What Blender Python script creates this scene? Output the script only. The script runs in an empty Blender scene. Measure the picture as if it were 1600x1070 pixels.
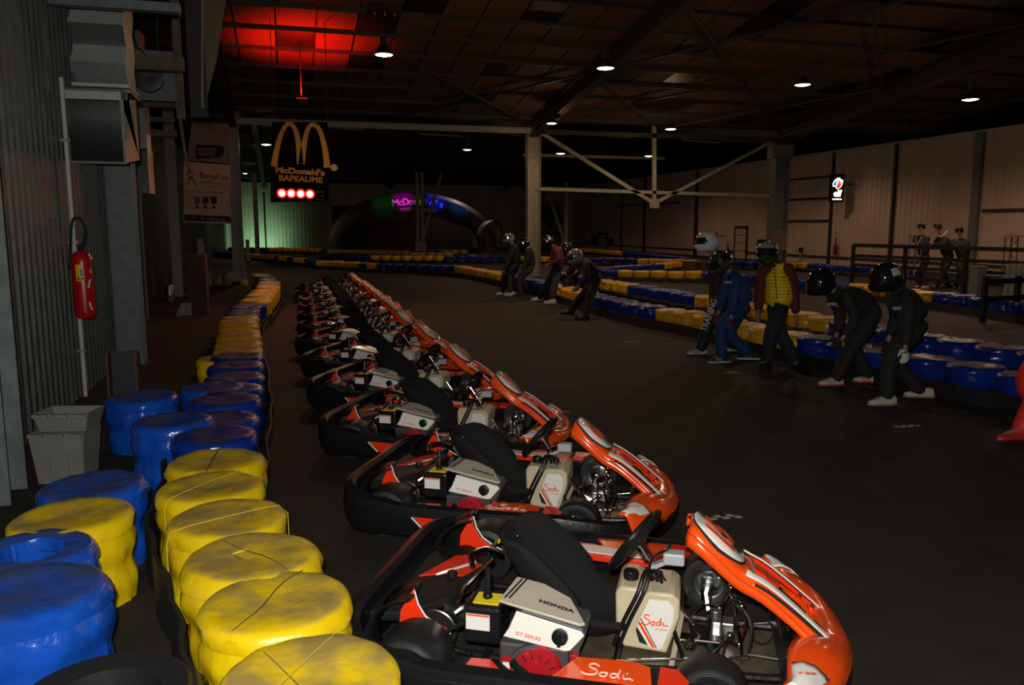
import bpy, bmesh, math, random
from mathutils import Vector, Matrix, noise
random.seed(7)
S = bpy.context.scene
COL = S.collection
PI = math.pi
# ------------------------------------------------------------ camera
F, CXP, CYP, CAMH = 1250.0, 800.0, 535.0, 1.75
PITCH, YAW = math.radians(8.194), math.radians(15.659)
cd = bpy.data.cameras.new('camera'); cam = bpy.data.objects.new('camera', cd); COL.objects.link(cam)
cam.location = (0, 0, CAMH); cam.rotation_euler = (PI/2-PITCH, 0, -YAW)
cd.sensor_fit = 'HORIZONTAL'; cd.sensor_width = 36; cd.lens = F/1600*36; cd.clip_end = 300; cd.clip_start = 0.03
S.camera = cam
S.view_settings.view_transform = 'Standard'; S.view_settings.look = 'None'
S.view_settings.exposure = 0.0; S.view_settings.gamma = 1.0
S.view_settings.use_curve_mapping = False
w = bpy.data.worlds.new('night'); S.world = w; w.use_nodes = True
w.node_tree.nodes['Background'].inputs[0].default_value = (0.02, 0.02, 0.02, 1)
w.node_tree.nodes['Background'].inputs[1].default_value = 0.0
FLASH_POWER = 560
HALL_POWER = 150
def light(name, kind, loc, power, color, size=.1, **k):
    l = bpy.data.lights.new(name, kind); l.energy = power; l.color = color
    if kind in ('POINT', 'SPOT'): l.shadow_soft_size = size
    o = bpy.data.objects.new(name, l); COL.objects.link(o); o.location = loc
    if kind == 'SPOT':
        l.spot_size = k.get('angle', 1.5); l.spot_blend = k.get('blend', .5)
    if 'target' in k:
        o.rotation_euler = (Vector(k['target'])-Vector(loc)).to_track_quat('-Z', 'Y').to_euler()
    return o
light('camera_flash', 'POINT', (-.05, -.02, 1.90), FLASH_POWER, (1, .97, .92), .035)
# view rays: a pixel of the 1600x1070 photograph to a point of the hall (x across, y into the depth)
_sy, _cy, _sp, _cp = math.sin(YAW), math.cos(YAW), math.sin(PITCH), math.cos(PITCH)
RT = Vector((_cy, -_sy, 0)); FW = Vector((_sy*_cp, _cy*_cp, -_sp)); UP = RT.cross(FW)
C0 = Vector((0, 0, CAMH))
def ray(u, v): return FW + RT*((u-CXP)/F) - UP*((v-CYP)/F)
def P(u, v, z=0.0): d = ray(u, v); return C0 + d*((z-CAMH)/d.z)
def PX(u, v, x): d = ray(u, v); return C0 + d*(x/d.x)
def PY(u, v, y): d = ray(u, v); return C0 + d*(y/d.y)
def PD(u, v, p): d = ray(u, v); return C0 + d*((Vector(p)-C0).dot(FW))
# ------------------------------------------------------------ materials
MATS = {}
def mat(name, col, rough=.5, metal=0, emis=None, es=0, noise_amt=0, nscale=8, bump=0, bscale=40, coat=0, dust=None, spec=.5, trans=0, col2=None):
    if name in MATS: return MATS[name]
    m = bpy.data.materials.new(name); m.use_nodes = True; nt = m.node_tree; b = nt.nodes['Principled BSDF']
    b.inputs['Base Color'].default_value = (*col, 1); b.inputs['Roughness'].default_value = rough
    b.inputs['Metallic'].default_value = metal; b.inputs['Specular IOR Level'].default_value = spec
    b.inputs['Coat Weight'].default_value = coat; b.inputs['Coat Roughness'].default_value = .08
    if trans: b.inputs['Transmission Weight'].default_value = trans
    if emis: b.inputs['Emission Color'].default_value = (*emis, 1); b.inputs['Emission Strength'].default_value = es
    tc = nt.nodes.new('ShaderNodeTexCoord')
    last = None
    if noise_amt:
        n = nt.nodes.new('ShaderNodeTexNoise'); n.inputs['Scale'].default_value = nscale; n.inputs['Detail'].default_value = 6
        nt.links.new(tc.outputs['Object'], n.inputs['Vector'])
        r = nt.nodes.new('ShaderNodeValToRGB'); r.color_ramp.elements[0].position = .3; r.color_ramp.elements[1].position = .7
        c2 = col2 or tuple(c*(1-noise_amt) for c in col)
        r.color_ramp.elements[0].color = (*c2, 1); r.color_ramp.elements[1].color = (*col, 1)
        nt.links.new(n.outputs['Fac'], r.inputs['Fac']); last = r.outputs['Color']
    if dust:
        dc, da = dust
        g = nt.nodes.new('ShaderNodeNewGeometry'); sx = nt.nodes.new('ShaderNodeSeparateXYZ')
        nt.links.new(g.outputs['Normal'], sx.inputs[0])
        mr = nt.nodes.new('ShaderNodeMapRange'); mr.inputs[1].default_value = .75; mr.inputs[2].default_value = .98
        mr.inputs[4].default_value = da; nt.links.new(sx.outputs['Z'], mr.inputs[0])
        n2 = nt.nodes.new('ShaderNodeTexNoise'); n2.inputs['Scale'].default_value = 5; n2.inputs['Detail'].default_value = 8
        nt.links.new(g.outputs['Position'], n2.inputs['Vector'])
        mr2 = nt.nodes.new('ShaderNodeMapRange'); mr2.inputs[1].default_value = .36; mr2.inputs[2].default_value = .6
        nt.links.new(n2.outputs['Fac'], mr2.inputs[0])
        mu = nt.nodes.new('ShaderNodeMath'); mu.operation = 'MULTIPLY'
        nt.links.new(mr.outputs[0], mu.inputs[0]); nt.links.new(mr2.outputs[0], mu.inputs[1])
        mx = nt.nodes.new('ShaderNodeMix'); mx.data_type = 'RGBA'
        nt.links.new(mu.outputs[0], mx.inputs[0])
        if last: nt.links.new(last, mx.inputs[6])
        else: mx.inputs[6].default_value = (*col, 1)
        mx.inputs[7].default_value = (*dc, 1); last = mx.outputs[2]
        rm = nt.nodes.new('ShaderNodeMapRange'); rm.inputs[3].default_value = rough; rm.inputs[4].default_value = .75
        nt.links.new(mu.outputs[0], rm.inputs[0]); nt.links.new(rm.outputs[0], b.inputs['Roughness'])
    if last: nt.links.new(last, b.inputs['Base Color'])
    if bump:
        n = nt.nodes.new('ShaderNodeTexNoise'); n.inputs['Scale'].default_value = bscale; n.inputs['Detail'].default_value = 5
        nt.links.new(tc.outputs['Object'], n.inputs['Vector'])
        bp = nt.nodes.new('ShaderNodeBump'); bp.inputs['Strength'].default_value = bump; bp.inputs['Distance'].default_value = .02
        nt.links.new(n.outputs['Fac'], bp.inputs['Height']); nt.links.new(bp.outputs[0], b.inputs['Normal'])
    MATS[name] = m; return m
ASPHALT = mat('asphalt', (.034, .028, .021), .75, noise_amt=.35, nscale=3, bump=.5, bscale=120, spec=.25)
YEL = mat('yellow_wrap', (.82, .56, .004), .33, noise_amt=.12, nscale=6, bump=.35, bscale=11, dust=((.27, .19, .06), .85))
BLU = mat('blue_wrap', (.008, .085, .52), .20, noise_amt=.3, nscale=7, bump=.8, bscale=9, dust=((.05, .06, .09), .7))
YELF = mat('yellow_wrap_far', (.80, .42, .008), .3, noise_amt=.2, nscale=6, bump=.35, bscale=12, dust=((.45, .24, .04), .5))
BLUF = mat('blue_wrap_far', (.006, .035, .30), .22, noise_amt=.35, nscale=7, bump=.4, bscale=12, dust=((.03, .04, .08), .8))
RUB = mat('black_rubber', (.012, .012, .012), .6, noise_amt=.4, nscale=20, bump=.3, bscale=60)
TYRE = mat('tyre_rubber', (.016, .016, .016), .45, noise_amt=.3, nscale=30)
ORG = mat('orange_plastic', (.95, .085, .006), .22, coat=.6)
RED = mat('red_plastic', (.85, .035, .006), .25, coat=.5)
WHT = mat('white_plastic', (.78, .76, .70), .3, coat=.3)
BLK = mat('black_plastic', (.010, .010, .011), .34, noise_amt=.3, nscale=18, bump=.12, bscale=30, spec=.22)
BLKM = mat('black_matt', (.008, .008, .008), .8)
FAB = mat('seat_fabric', (.014, .014, .014), .95, bump=.4, bscale=300, spec=.2)
CHR = mat('chrome', (.72, .72, .72), .14, metal=1)
STL = mat('dull_steel', (.35, .34, .32), .35, metal=1, noise_amt=.4, nscale=30)
ALU = mat('cast_aluminium', (.55, .55, .54), .38, metal=1, noise_amt=.3, nscale=40)
TANK = mat('tank_plastic', (.62, .53, .34), .4, noise_amt=.2, nscale=9)
TRAY = mat('floor_tray', (.17, .14, .09), .4, metal=.4, noise_amt=.5, nscale=12)
ERED = mat('engine_red', (.38, .008, .015), .3, coat=.4)
EGRY = mat('engine_grey', (.05, .05, .05), .5)
CRM = mat('cream_cover', (.52, .46, .36), .3, coat=.3)
YLB = mat('yellow_label', (.85, .65, .01), .5)
LGREY = mat('light_grey_plastic', (.38, .40, .42), .45)
GALV = mat('galvanised_steel', (.30, .33, .31), .36, metal=.75, noise_amt=.35, nscale=50)
PNT = mat('painted_steel', (.15, .185, .18), .45, noise_amt=.35, nscale=9)
PNTW = mat('pale_painted_steel', (.36, .34, .27), .5, noise_amt=.35, nscale=9)
DSTL = mat('dark_steel', (.030, .028, .024), .6)
CORR = mat('corrugated_sheet', (.055, .075, .062), .5, metal=.15, noise_amt=.5, nscale=6)
WOOD = mat('old_wood', (.16, .12, .065), .7, noise_amt=.5, nscale=12)
RUST = mat('rusty_steel', (.14, .055, .025), .6, noise_amt=.6, nscale=14)
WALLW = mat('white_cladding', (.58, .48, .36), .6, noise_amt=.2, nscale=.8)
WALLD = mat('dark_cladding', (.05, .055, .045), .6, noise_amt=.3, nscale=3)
PANEL = mat('ceiling_board', (.115, .068, .026), .85, noise_amt=.2, nscale=2)
PANELD = mat('dark_skylight', (.006, .006, .006), .5)
ROOF = mat('roof_sheet', (.05, .04, .03), .9)
SKIN = mat('skin', (.30, .155, .10), .6)
HAIR = mat('hair', (.015, .01, .008), .6)
def flat(name, c, r=.5, **k): return mat(name, c, r, **k)
# ------------------------------------------------------------ mesh helper
class MB:
    def __init__(s): s.v = []; s.f = []; s.m = []; s.k = 0
    def add(s, vs, fs, M=None):
        o = len(s.v)
        s.v += [tuple(M @ Vector(p)) if M else tuple(p) for p in vs]
        s.f += [tuple(i+o for i in f) for f in fs]; s.m += [s.k]*len(fs); return s
    def box(s, c, d, M=None, taper=1):
        x, y, z = c; a, b, h = d[0]/2, d[1]/2, d[2]/2; t = taper
        vs = [(x-a, y-b, z-h), (x+a, y-b, z-h), (x+a, y+b, z-h), (x-a, y+b, z-h), (x-a*t, y-b*t, z+h), (x+a*t, y-b*t, z+h), (x+a*t, y+b*t, z+h), (x-a*t, y+b*t, z+h)]
        return s.add(vs, [(0, 3, 2, 1), (4, 5, 6, 7), (0, 1, 5, 4), (1, 2, 6, 5), (2, 3, 7, 6), (3, 0, 4, 7)], M)
    def bar(s, p0, p1, w, h, up=(0, 0, 1)):
        p0, p1 = Vector(p0), Vector(p1); d = (p1-p0); L = d.length; d.normalize(); u = Vector(up)
        if abs(d.dot(u)) > .98: u = Vector((1, 0, 0))
        sd = d.cross(u).normalized(); u = sd.cross(d)
        vs = []
        for p in (p0, p1):
            for a, b in ((-1, -1), (1, -1), (1, 1), (-1, 1)): vs.append(p+sd*a*w/2+u*b*h/2)
        return s.add(vs, [(0, 3, 2, 1), (4, 5, 6, 7), (0, 1, 5, 4), (1, 2, 6, 5), (2, 3, 7, 6), (3, 0, 4, 7)])
    def tube(s, pts, r, n=8, closed=False, cap=True):
        pts = [Vector(p) for p in pts]; N = len(pts); rs = r if isinstance(r, (list, tuple)) else [r]*N
        prev = None; vs = []
        for i, p in enumerate(pts):
            a = pts[(i-1) % N] if (closed or i > 0) else p; b = pts[(i+1) % N] if (closed or i < N-1) else p
            t = (b-a)
            if t.length < 1e-9: t = Vector((0, 0, 1))
            t.normalize()
            if prev is None:
                prev = t.cross(Vector((0, 0, 1)) if abs(t.z) < .9 else Vector((1, 0, 0))).normalized()
            n1 = (prev - t*prev.dot(t)).normalized(); prev = n1; n2 = t.cross(n1)
            for j in range(n):
                q = 2*PI*j/n; vs.append(p+(n1*math.cos(q)+n2*math.sin(q))*rs[i])
        fs = []
        for i in range(N if closed else N-1):
            for j in range(n):
                a, b = i*n, ((i+1) % N)*n; fs.append((a+j, a+(j+1) % n, b+(j+1) % n, b+j))
        if not closed and cap: fs.append(tuple(range(n))[::-1]); fs.append(tuple((N-1)*n+j for j in range(n)))
        return s.add(vs, fs)
    def cyl(s, p0, p1, r, n=16, r1=None): return s.tube([p0, p1], [r, r if r1 is None else r1], n)
    def lathe(s, prof, o=(0, 0, 0), ax=(0, 0, 1), n=24, closed=False):
        o = Vector(o); ax = Vector(ax).normalized()
        e = ax.cross(Vector((1, 0, 0)) if abs(ax.x) < .9 else Vector((0, 1, 0))).normalized(); g = ax.cross(e); vs = []
        for r, z in prof:
            for j in range(n):
                q = 2*PI*j/n; vs.append(o+ax*z+(e*math.cos(q)+g*math.sin(q))*r)
        fs = []; N = len(prof)
        for i in range(N if closed else N-1):
            for j in range(n):
                a, b = i*n, ((i+1) % N)*n; fs.append((a+j, a+(j+1) % n, b+(j+1) % n, b+j))
        return s.add(vs, fs)
    def prism(s, poly, mp, t0, t1):
        """poly (a,b) points; mp(a,b,t) -> 3d"""
        n = len(poly); vs = [mp(a, b, t0) for a, b in poly]+[mp(a, b, t1) for a, b in poly]
        fs = [tuple(range(n)), tuple(range(n, 2*n))[::-1]]+[(i, i+n, (i+1) % n+n, (i+1) % n) for i in range(n)]
        return s.add(vs, fs)
    def grid(s, fn, nu, nv, M=None, cu=False):
        vs = [fn(i/nu, j/nv) for j in range(nv+1) for i in range(nu+1)]
        fs = [(j*(nu+1)+i, j*(nu+1)+i+1, (j+1)*(nu+1)+i+1, (j+1)*(nu+1)+i) for j in range(nv) for i in range(nu)]
        return s.add(vs, fs, M)
    def ball(s, c, r, n=12, m=8):
        rx, ry, rz = (r if isinstance(r, (tuple, list)) else (r, r, r))
        return s.grid(lambda a, b: (c[0]+rx*math.sin(PI*b)*math.cos(2*PI*a), c[1]+ry*math.sin(PI*b)*math.sin(2*PI*a), c[2]+rz*math.cos(PI*b)), n, m)
    def mesh(s, name, mats, smooth=True):
        me = bpy.data.meshes.new(name); me.from_pydata(s.v, [], s.f)
        for m in (mats if isinstance(mats, (list, tuple)) else [mats]): me.materials.append(m)
        if any(s.m): me.polygons.foreach_set('material_index', s.m)
        bm = bmesh.new(); bm.from_mesh(me)
        bmesh.ops.remove_doubles(bm, verts=bm.verts, dist=1e-5)
        bmesh.ops.recalc_face_normals(bm, faces=bm.faces)
        bm.to_mesh(me); bm.free()
        if smooth:
            me.shade_smooth()
            try: me.set_sharp_from_angle(angle=math.radians(38))
            except Exception: pass
        me.update(); return me
    def build(s, name, mats, parent=None, smooth=True, loc=None, bevel=0):
        o = bpy.data.objects.new(name, s.mesh(name, mats, smooth)); COL.objects.link(o)
        if parent is not None: o.parent = parent
        if loc is not None: o.location = loc
        if bevel:
            b = o.modifiers.new('bevel', 'BEVEL'); b.width = bevel; b.segments = 2; b.limit_method = 'ANGLE'
        return o
def tag(o, label=None, cat=None, group=None, kind=None):
    if label: o['label'] = label
    if cat: o['category'] = cat
    if group: o['group'] = group
    if kind: o['kind'] = kind
    return o
def empty(name, loc=(0, 0, 0), rz=0, label=None, cat=None, group=None):
    o = bpy.data.objects.new(name, None); COL.objects.link(o); o.location = loc; o.rotation_euler = (0, 0, rz); o.empty_display_size = .1
    return tag(o, label, cat, group)
def shape(name, me, parent=None):
    o = bpy.data.objects.new(name, me); COL.objects.link(o)
    if parent is not None: o.parent = parent
    return o
def copy_tree(o, parent=None):
    c = o.copy(); COL.objects.link(c); c.parent = parent
    for ch in list(o.children): copy_tree(ch, c)
    return c
def struct(o): o['kind'] = 'structure'; return o
def frame(o, xa, ya):
    xa = Vector(xa).normalized(); ya = Vector(ya); ya = (ya-xa*ya.dot(xa)).normalized(); za = xa.cross(ya)
    M = Matrix((xa, ya, za)).transposed().to_4x4(); M.translation = Vector(o); return M
def text_mesh(txt, size, M, ext=.001, spacing=1.0, align='CENTER', shear=0, offset=0, sx=1):
    c = bpy.data.curves.new('t', 'FONT'); c.body = txt; c.size = size; c.extrude = ext; c.align_x = align; c.align_y = 'CENTER'
    c.space_character = spacing; c.shear = shear; c.offset = offset; c.resolution_u = 3
    o = bpy.data.objects.new('t', c); COL.objects.link(o)
    dg = bpy.context.evaluated_depsgraph_get(); me = bpy.data.meshes.new_from_object(o.evaluated_get(dg))
    bpy.data.objects.remove(o); me.transform(M @ Matrix.Diagonal((sx, 1, 1, 1))); me.materials.clear(); return me
def text(name, txt, size, M, m, parent=None, **k):
    me = text_mesh(txt, size, M, **k); me.materials.append(m); me.name = name; return shape(name, me, parent)
def cr(pts, n=6, closed=False):
    """Catmull-Rom"""
    P_ = [Vector(p) for p in pts]; N = len(P_); out = []
    for i in range(N if closed else N-1):
        a, b, c, d = (P_[(i-1) % N] if closed or i > 0 else P_[0]), P_[i], P_[(i+1) % N], (P_[(i+2) % N] if closed or i < N-2 else P_[-1])
        for k in range(n):
            t = k/n; out.append(.5*((2*b)+(c-a)*t+(2*a-5*b+4*c-d)*t*t+(3*b-a-3*c+d)*t**3))
    if not closed: out.append(P_[-1])
    return out
ORD = ['zeroth', 'first', 'second', 'third', 'fourth', 'fifth', 'sixth', 'seventh', 'eighth', 'ninth', 'tenth', 'eleventh', 'twelfth', 'thirteenth', 'fourteenth', 'fifteenth', 'sixteenth', 'seventeenth', 'eighteenth', 'nineteenth']
TENS = {2: ('twenty', 'twentieth'), 3: ('thirty', 'thirtieth'), 4: ('forty', 'fortieth'), 5: ('fifty', 'fiftieth'), 6: ('sixty', 'sixtieth'), 7: ('seventy', 'seventieth'), 8: ('eighty', 'eightieth'), 9: ('ninety', 'ninetieth')}
def ordn(n):
    if n < 20: return ORD[n]
    if n >= 100: return 'hundred and '+ordn(n-100) if n > 100 else 'hundredth'
    a, b = divmod(n, 10); return TENS[a][1] if b == 0 else TENS[a][0]+'-'+ORD[b]
exec_order = []
# ============================================================ STRUCTURE
YV, ZE, SL, YR, ZFAR = 27.4, 5.45, .139, 8.0, 68.0       # valley line, eaves height, roof slope, near ridge, far wall
XL, XLL, XR = -2.15, -4.6, 24.8
def roofz(y):
    if y < YR: return ZE+SL*(YV-YR)-SL*(YR-y)
    if y < YV: return ZE+SL*(YV-y)
    m = (YV+ZFAR)/2
    return ZE+SL*(y-YV) if y < m else ZE+SL*(ZFAR-y)
struct(MB().box((10, 30, -.05), (36, 82, .1)).build('floor', ASPHALT))
def corrugated(name, p0, p1, z0, z1, m, pitch=.2, depth=.035, ztop=None, gap=0):
    """trapezoidal ribbed sheet wall between two plan points"""
    p0, p1 = Vector(p0), Vector(p1); d = p1-p0; L = d.length; d.normalize(); nrm = Vector((-d.y, d.x))
    n = max(1, int(L/pitch)); b = MB(); pts = []
    for i in range(n):
        s0 = i*pitch
        for f, o in ((0, 0), (.45, 0), (.55, 1), (.9, 1)): pts.append((s0+f*pitch, o*depth))
    pts.append((L, 0)); vs = []
    for s, o in pts:
        q = p0+d*s+nrm*o; zt = ztop(q.y) if ztop else z1
        vs += [(q.x, q.y, z0), (q.x, q.y, zt)]
    b.add(vs, [(2*i, 2*i+2, 2*i+3, 2*i+1) for i in range(len(pts)-1)])
    # a flat backing sheet gives it thickness
    q = [p0-nrm*.06, p1-nrm*.06]
    b.add([(q[0].x, q[0].y, z0), (q[1].x, q[1].y, z0), (q[1].x, q[1].y, (ztop(q[1].y) if ztop else z1)), (q[0].x, q[0].y, (ztop(q[0].y) if ztop else z1))], [(0, 1, 2, 3)])
    return struct(b.build(name, m, smooth=False))
corrugated('wall_left', (XL, 11.1), (XL, -6), .0, 0, CORR, .17, .04, ztop=lambda y: 5.4)
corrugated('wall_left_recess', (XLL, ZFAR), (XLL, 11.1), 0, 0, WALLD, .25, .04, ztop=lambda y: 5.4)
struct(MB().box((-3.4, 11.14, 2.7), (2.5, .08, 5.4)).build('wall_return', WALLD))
corrugated('wall_right', (XR, -10), (XR, ZFAR), 0, 0, WALLW, .3, .03, ztop=lambda y: 5.3)
corrugated('wall_far', (XR, ZFAR), (-6, ZFAR), 0, 0, WALLW, .3, .03, ztop=lambda y: 5.3)
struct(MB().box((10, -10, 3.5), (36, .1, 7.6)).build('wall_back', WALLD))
# dark skirting that runs along the foot of the right wall
struct(MB().box((XR-.06, 29, .35), (.06, 78, .1)).build('baseboard_right', DSTL))
# wall posts between the cladding sheets of the right wall
for i, (u, w_, m_) in enumerate([(1393, .10, DSTL), (1520, .34, PNT), (1088, .28, DSTL), (1007, .10, DSTL), (1297, .06, DSTL), (972, .06, DSTL)]):
    p = PX(u, 400, XR); struct(MB().box((XR-.08, p.y, 2.6), (.16, w_, 5.2)).build('trim_%d' % (i+1), m_))
k = 7
for (u0, u1, v) in ((1222, 1295, 345), (965, 1012, 320), (1030, 1062, 317), (1535, 1600, 328), (1222, 1295, 279), (1222, 1295, 311)):
    a, c = PX(u0, v, XR-.1), PX(u1, v, XR-.1)
    struct(MB().box((XR-.09, (a.y+c.y)/2, (a.z+c.z)/2), (.1, abs(a.y-c.y), .09)).build('trim_%d' % k, DSTL)); k += 1
# ---- roof: sheets, purlin grid, boards
def roof_quad(b, x0, x1, y0, y1, dz):
    b.add([(x0, y0, roofz(y0)+dz), (x1, y0, roofz(y0)+dz), (x1, y1, roofz(y1)+dz), (x0, y1, roofz(y1)+dz)], [(0, 1, 2, 3)])
def roofslab(name, y0, y1, m, dz=.12):
    b = MB(); x0, x1 = -6, 26
    vs = [(x0, y0, roofz(y0)+dz), (x1, y0, roofz(y0)+dz), (x1, y1, roofz(y1-1e-6)+dz), (x0, y1, roofz(y1-1e-6)+dz)]
    vs += [(a, c, d+.1) for a, c, d in vs]
    b.add(vs, [(0, 1, 2, 3), (7, 6, 5, 4), (0, 4, 5, 1), (1, 5, 6, 2), (2, 6, 7, 3), (3, 7, 4, 0)])
    return struct(b.build(name, m, smooth=False))
ceil = empty('ceiling'); struct(ceil)
for nm, y0, y1 in (('roof_sheet', -10, YR), ('roof_sheet', YR, YV), ('roof_sheet', YV, 47.7), ('roof_sheet', 47.7, ZFAR)):
    r_ = roofslab(nm, y0, y1, ROOF); r_.parent = ceil; del r_['kind']
# boards: 0.93 x 1.34 m, each its own part in the near bay
PWX, PWY = .93, 1.34
pm = {}
def board_mesh(dark, slope):
    key = (dark, slope > 0)
    if key not in pm:
        b = MB(); a, c, h = PWX/2-.025, PWY/2-.03, .03
        vs = []
        for z in (0, h):
            for x, y in ((-a, -c), (a, -c), (a, c), (-a, c)): vs.append((x, y, slope*y+z))
        b.add(vs, [(0, 3, 2, 1), (4, 5, 6, 7), (0, 1, 5, 4), (1, 2, 6, 5), (2, 3, 7, 6), (3, 0, 4, 7)])
        pm[key] = b.mesh('ceiling_board', PANELD if dark else PANEL, smooth=False)
    return pm[key]
cells = []
ix0, ix1 = int(-6/PWX), int(26/PWX)
for j in range(0, 14):
    yc = YV-.9-PWY*(j+.0)
    if yc < YR+.5: break
    for i in range(ix0, ix1):
        xc = i*PWX+.42
        cells.append((xc, yc, ((i*7+j*5) % 17 == 0 or (i % 6 == 0 and j % 5 in (1, 3)))))
def inview(p):
    q = Vector(p)-C0; z = q.dot(FW)
    if z < 1: return None
    return (CXP+F*q.dot(RT)/z, CYP-F*q.dot(UP)/z, z)
vis = []
rest = []
for c in cells:
    q = inview((c[0], c[1], roofz(c[1])))
    (vis if q and -60 < q[0] < 1660 and q[1] > -60 else rest).append((q[2] if q else 0, c))
vis.sort(key=lambda t: t[0])
# dark openings seen beside the red light
dark_at = [inview]
DK = [(455, 50), (458, 105), (600, 22), (590, 85)]
def isdark(c):
    q = inview((c[0], c[1], roofz(c[1])))
    if q:
        for (u, v) in DK:
            p = None
            d = ray(u, v); # hit the roof plane
            t = (ZE+SL*YV-CAMH)/(d.z+SL*d.y); h = C0+d*t
            if abs(h.x-c[0]) < PWX/2 and abs(h.y-c[1]) < PWY/2: return True
        if q[0] < 640 and q[1] < 180: return False
    return c[2]
for n, (z, c) in enumerate(vis[:300]):
    o = shape('ceiling_board', board_mesh(isdark(c), -SL), ceil); o.location = (c[0], c[1], roofz(c[1])+.02)
b = MB()
def board_into(b, xc, yc, slope, dark):
    b.k = 1 if dark else 0
    a, c_, h = PWX/2-.025, PWY/2-.03, .03; vs = []
    for z in (0, h):
        for x, y in ((-a, -c_), (a, -c_), (a, c_), (-a, c_)): vs.append((xc+x, yc+y, roofz(yc)+.02+slope*y+z))
    b.add(vs, [(0, 3, 2, 1), (4, 5, 6, 7), (0, 1, 5, 4), (1, 2, 6, 5), (2, 3, 7, 6), (3, 0, 4, 7)])
for z, c in vis[300:]+rest: board_into(b, c[0], c[1], -SL, c[2])
for j in range(0, 30):
    yc = YV+.9+PWY*j
    if yc > ZFAR-.5 or abs(yc-47.7) < .7: continue
    for i in range(ix0, ix1):
        board_into(b, i*PWX+.42, yc, SL if yc < 47.7 else -SL, (i*7+j*5) % 13 == 0)
o = b.build('ceiling_boards', [PANEL, PANELD], ceil, smooth=False); tag(o, kind='stuff')
# purlins (across) under the boards and the ceiling grid bars
for j in range(0, 15):
    y = YV-.9+PWY/2-PWY*j
    if y < YR: break
    MB().box((10, y, roofz(y)-.02), (31.5, .05, .10)).build('purlin', DSTL, ceil, smooth=False)
for j in range(0, 30, 2):
    y = YV+.9+PWY/2+PWY*j
    if y > ZFAR: break
    MB().box((10, y, roofz(y)-.02), (31.5, .05, .10)).build('purlin', DSTL, ceil, smooth=False)
# rafters on the column lines
XC = [-1.5, 8.45, 18.35]
for x in XC:
    for y0, y1 in ((-8, YR), (YR, YV), (YV, 47.7), (47.7, ZFAR)):
        z0, z1 = roofz(y0+1e-6)-.32, roofz(y1-1e-6)-.32
        b = MB(); b.bar((x, y0, z0), (x, y1, z1), .05, .5); b.bar((x, y0, z0-.25), (x, y1, z1-.25), .30, .04); b.bar((x, y0, z0+.25), (x, y1, z1+.25), .30, .04)
        b.build('rafter', DSTL, ceil, smooth=False)
def brace(x0, y0, x1, y1, r=.035, dz=-.12):
    MB().bar((x0, y0, roofz(y0)+dz), (x1, y1, roofz(y1)+dz), r*2, r*2).build('brace', DSTL, ceil, smooth=False)
for xa, xb in ((8.45, 13.4), (13.4, 18.35), (18.35, 24.6), (-1.5, 3.5), (3.5, 8.45)):
    for ya, yb in ((YV, 22), (22, 16.6), (16.6, 11.2)):
        if xa < 3 or (xa < 8 and ya < YV): continue
        brace(xa, ya, xb, yb, dz=-.12); brace(xb, ya, xa, yb, dz=-.20)
# ---- valley columns and beams
def hcol(name, x, y, z1, w=.3, m=PNTW, label=None, rot=0, d=.3):
    M = Matrix.Translation((x, y, 0)) @ Matrix.Rotation(rot, 4, 'Z')
    t = empty(name, (x, y, 0), rot, label, 'column')
    for s, nm in ((-1, 'flange'), (1, 'flange')):
        MB().box((s*w/2, 0, z1/2), (.02, d, z1)).build(nm, m, t, smooth=False)
    MB().box((0, 0, z1/2), (w-.02, .015, z1)).build('web', m, t, smooth=False)
    MB().box((0, 0, .012), (w+.12, d+.1, .024)).build('base_plate', DSTL, t, smooth=False)
    return t
hcol('steel_column', XC[0], YV, 5.0, .34, PNTW, 'pale steel column beside the hanging office furniture banner')
t = hcol('steel_column', XC[1], YV, 5.0, .46, PNTW, 'pale steel column in mid hall behind the left group of drivers')
t = hcol('steel_column', XC[2], YV, 4.9, .62, PNT, 'wide dark steel column behind the driver in the yellow vest', d=.45)
MB().box((.0, 0, 4.6), (.9, .4, .5)).build('haunch', PNT, t, smooth=False)
MB().box((-.05, -.26, 1.25), (.62, .05, .75)).build('notice_board', flat('notice_board', (.16, .12, .10)), t, smooth=False)
t = empty('eaves_beam', (3.45, YV, 5.05), 0, 'long pale horizontal beam spanning the two left columns', 'beam')
MB().box((0, 0, 0), (10.2, .18, .16)).build('beam_web', PNTW, t, smooth=False)
MB().box((0, 0, .10), (10.2, .26, .03)).build('flange', PNTW, t, smooth=False)
t = empty('roof_truss', (13.4, YV, 0), 0, 'pale steel truss with diagonals meeting low between mid and right columns', 'truss')
apex = PY(1022, 318, YV); tp = PY(1022, 196, YV)
lc = lambda p: Vector(p)-Vector((13.4, YV, 0))
A = PY(838, 203, YV); B_ = PY(1205, 222, YV)
for nm, p, q, w_ in (('diagonal', A, apex, .13), ('diagonal', B_, apex, .11), ('hanger', tp, apex, .14), ('bottom_chord', PY(836, 295, YV), PY(1204, 306, YV), .12), ('top_chord', (8.5, YV, 5.05), (18.3, YV, 5.05), .16)):
    MB().bar(lc(p), lc(q), .1, w_).build(nm, DSTL if nm == 'top_chord' else PNTW, t, smooth=False)
g = lc(apex); MB().box((g.x, -.02, g.z), (.36, .08, .34)).build('gusset_plate', PNTW, t, smooth=False)
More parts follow.
